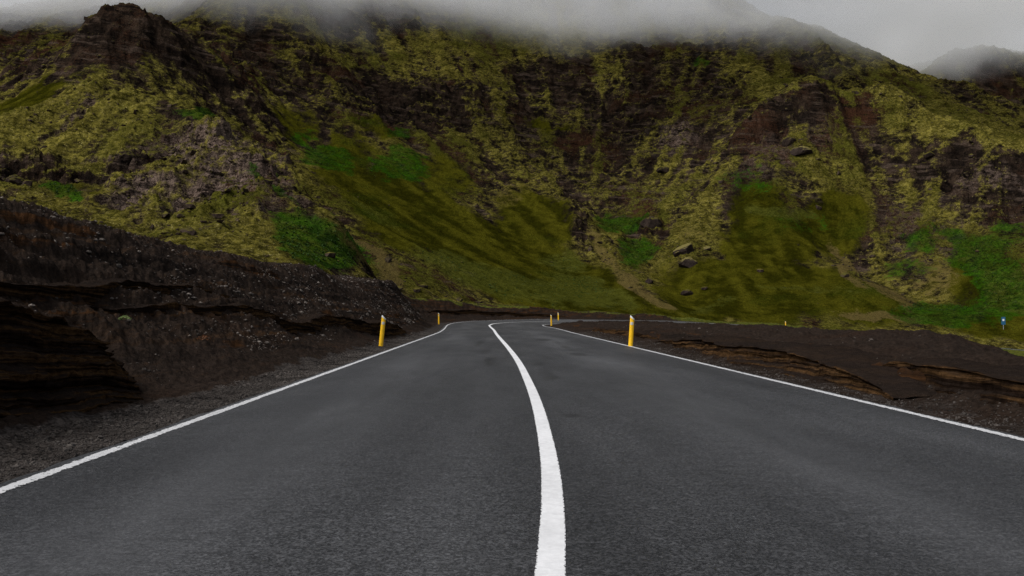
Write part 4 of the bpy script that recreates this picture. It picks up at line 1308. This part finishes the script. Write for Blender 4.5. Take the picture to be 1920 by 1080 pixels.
# ------------------------------------------------------------------ low cloud on the hill tops
def build_cloud():
    t = NT("low_cloud"); t.t.nodes.remove(t.out); t.out = t.node("ShaderNodeOutputMaterial")
    p = t.pos(); s = t.sep(p)
    n0 = t.noise(t.scalev(p, (1, 1, 1.3)), 0.015, 6, 0.6)
    n1 = t.noise(p, 0.05, 5, 0.65)
    base = t.add(t.mul(t.math('SUBTRACT', n0, 0.5), 66.0), t.mul(t.math('SUBTRACT', n1, 0.5), 20.0))
    low = t.math('MINIMUM', t.add(t.mul(t.mul(t.math('MINIMUM', s[0], 0.0), t.math('MINIMUM', s[0], 0.0)), 0.00034), t.mul(t.mul(t.sst(45.0, 100.0, s[0]), t.sst(190.0, 130.0, s[0])), 17.0)), 18.0)
    h = t.math('SUBTRACT', t.add(s[2], base, low), 86.5)
    dens = t.mul(t.mul(t.sst(0.0, 24.0, h), t.sst(44.0, 26.0, h)), 0.040)
    v = t.node("ShaderNodeVolumePrincipled")
    v.inputs["Color"].default_value = (0.985, 0.99, 0.995, 1); v.inputs["Anisotropy"].default_value = 0.0
    t.put(v.inputs["Density"], dens)
    t.t.links.new(v.outputs[0], t.out.inputs["Volume"])
    x0, x1, y0, y1, z0, z1 = -330, 420, 186, 470, 62, 190
    V = [(x, y, z) for z in (z0, z1) for y in (y0, y1) for x in (x0, x1)]
    Fs = [(0, 2, 3, 1), (4, 5, 7, 6), (0, 1, 5, 4), (2, 6, 7, 3), (0, 4, 6, 2), (1, 3, 7, 5)]
    o = mesh_obj("cloud", np.array(V, float), np.array(Fs), t.m, smooth=False)
    tag(o, "grey low cloud draped over the tops of the hills", "cloud", kind="stuff")


build_cloud()

# ------------------------------------------------------------------ overcast daylight
world = bpy.data.worlds.new("World"); scene.world = world; world.use_nodes = True
wt = world.node_tree; wt.nodes.clear()
SUN_EL, SUN_AZ = math.radians(50), math.radians(-122)          # behind the camera, to the left
sky = wt.nodes.new("ShaderNodeTexSky"); sky.sky_type = 'NISHITA'; sky.sun_disc = False
sky.sun_elevation = SUN_EL; sky.sun_rotation = SUN_AZ; sky.air_density = 1.0; sky.dust_density = 4.0; sky.ozone_density = 1.0
hs = wt.nodes.new("ShaderNodeHueSaturation"); hs.inputs["Saturation"].default_value = 0.45
bg = wt.nodes.new("ShaderNodeBackground"); bg.inputs["Strength"].default_value = 0.105
wo = wt.nodes.new("ShaderNodeOutputWorld")
wt.links.new(sky.outputs[0], hs.inputs["Color"]); wt.links.new(hs.outputs[0], bg.inputs["Color"]); wt.links.new(bg.outputs[0], wo.inputs[0])
sd = bpy.data.lights.new("sun", 'SUN'); sd.energy = 2.15; sd.angle = math.radians(25); sd.color = (1.0, 0.99, 0.98)
so = bpy.data.objects.new("sun", sd); link(so)
dirn = Vector((math.sin(SUN_AZ) * math.cos(SUN_EL), math.cos(SUN_AZ) * math.cos(SUN_EL), math.sin(SUN_EL)))
so.rotation_euler = dirn.to_track_quat('Z', 'Y').to_euler()

vs = scene.view_settings
vs.view_transform = 'Standard'; vs.look = 'None'; vs.gamma = 1.0; vs.use_curve_mapping = False; vs.exposure = 0.14
cy = scene.cycles
cy.max_bounces = 10; cy.diffuse_bounces = 2; cy.glossy_bounces = 2; cy.volume_bounces = 8; cy.transparent_max_bounces = 8
cy.volume_step_rate = 1.0; cy.volume_max_steps = 128
cy.use_denoising = True; cy.denoiser = 'OPENIMAGEDENOISE'; cy.denoising_prefilter = 'NONE'; cy.denoising_input_passes = 'RGB_ALBEDO_NORMAL'
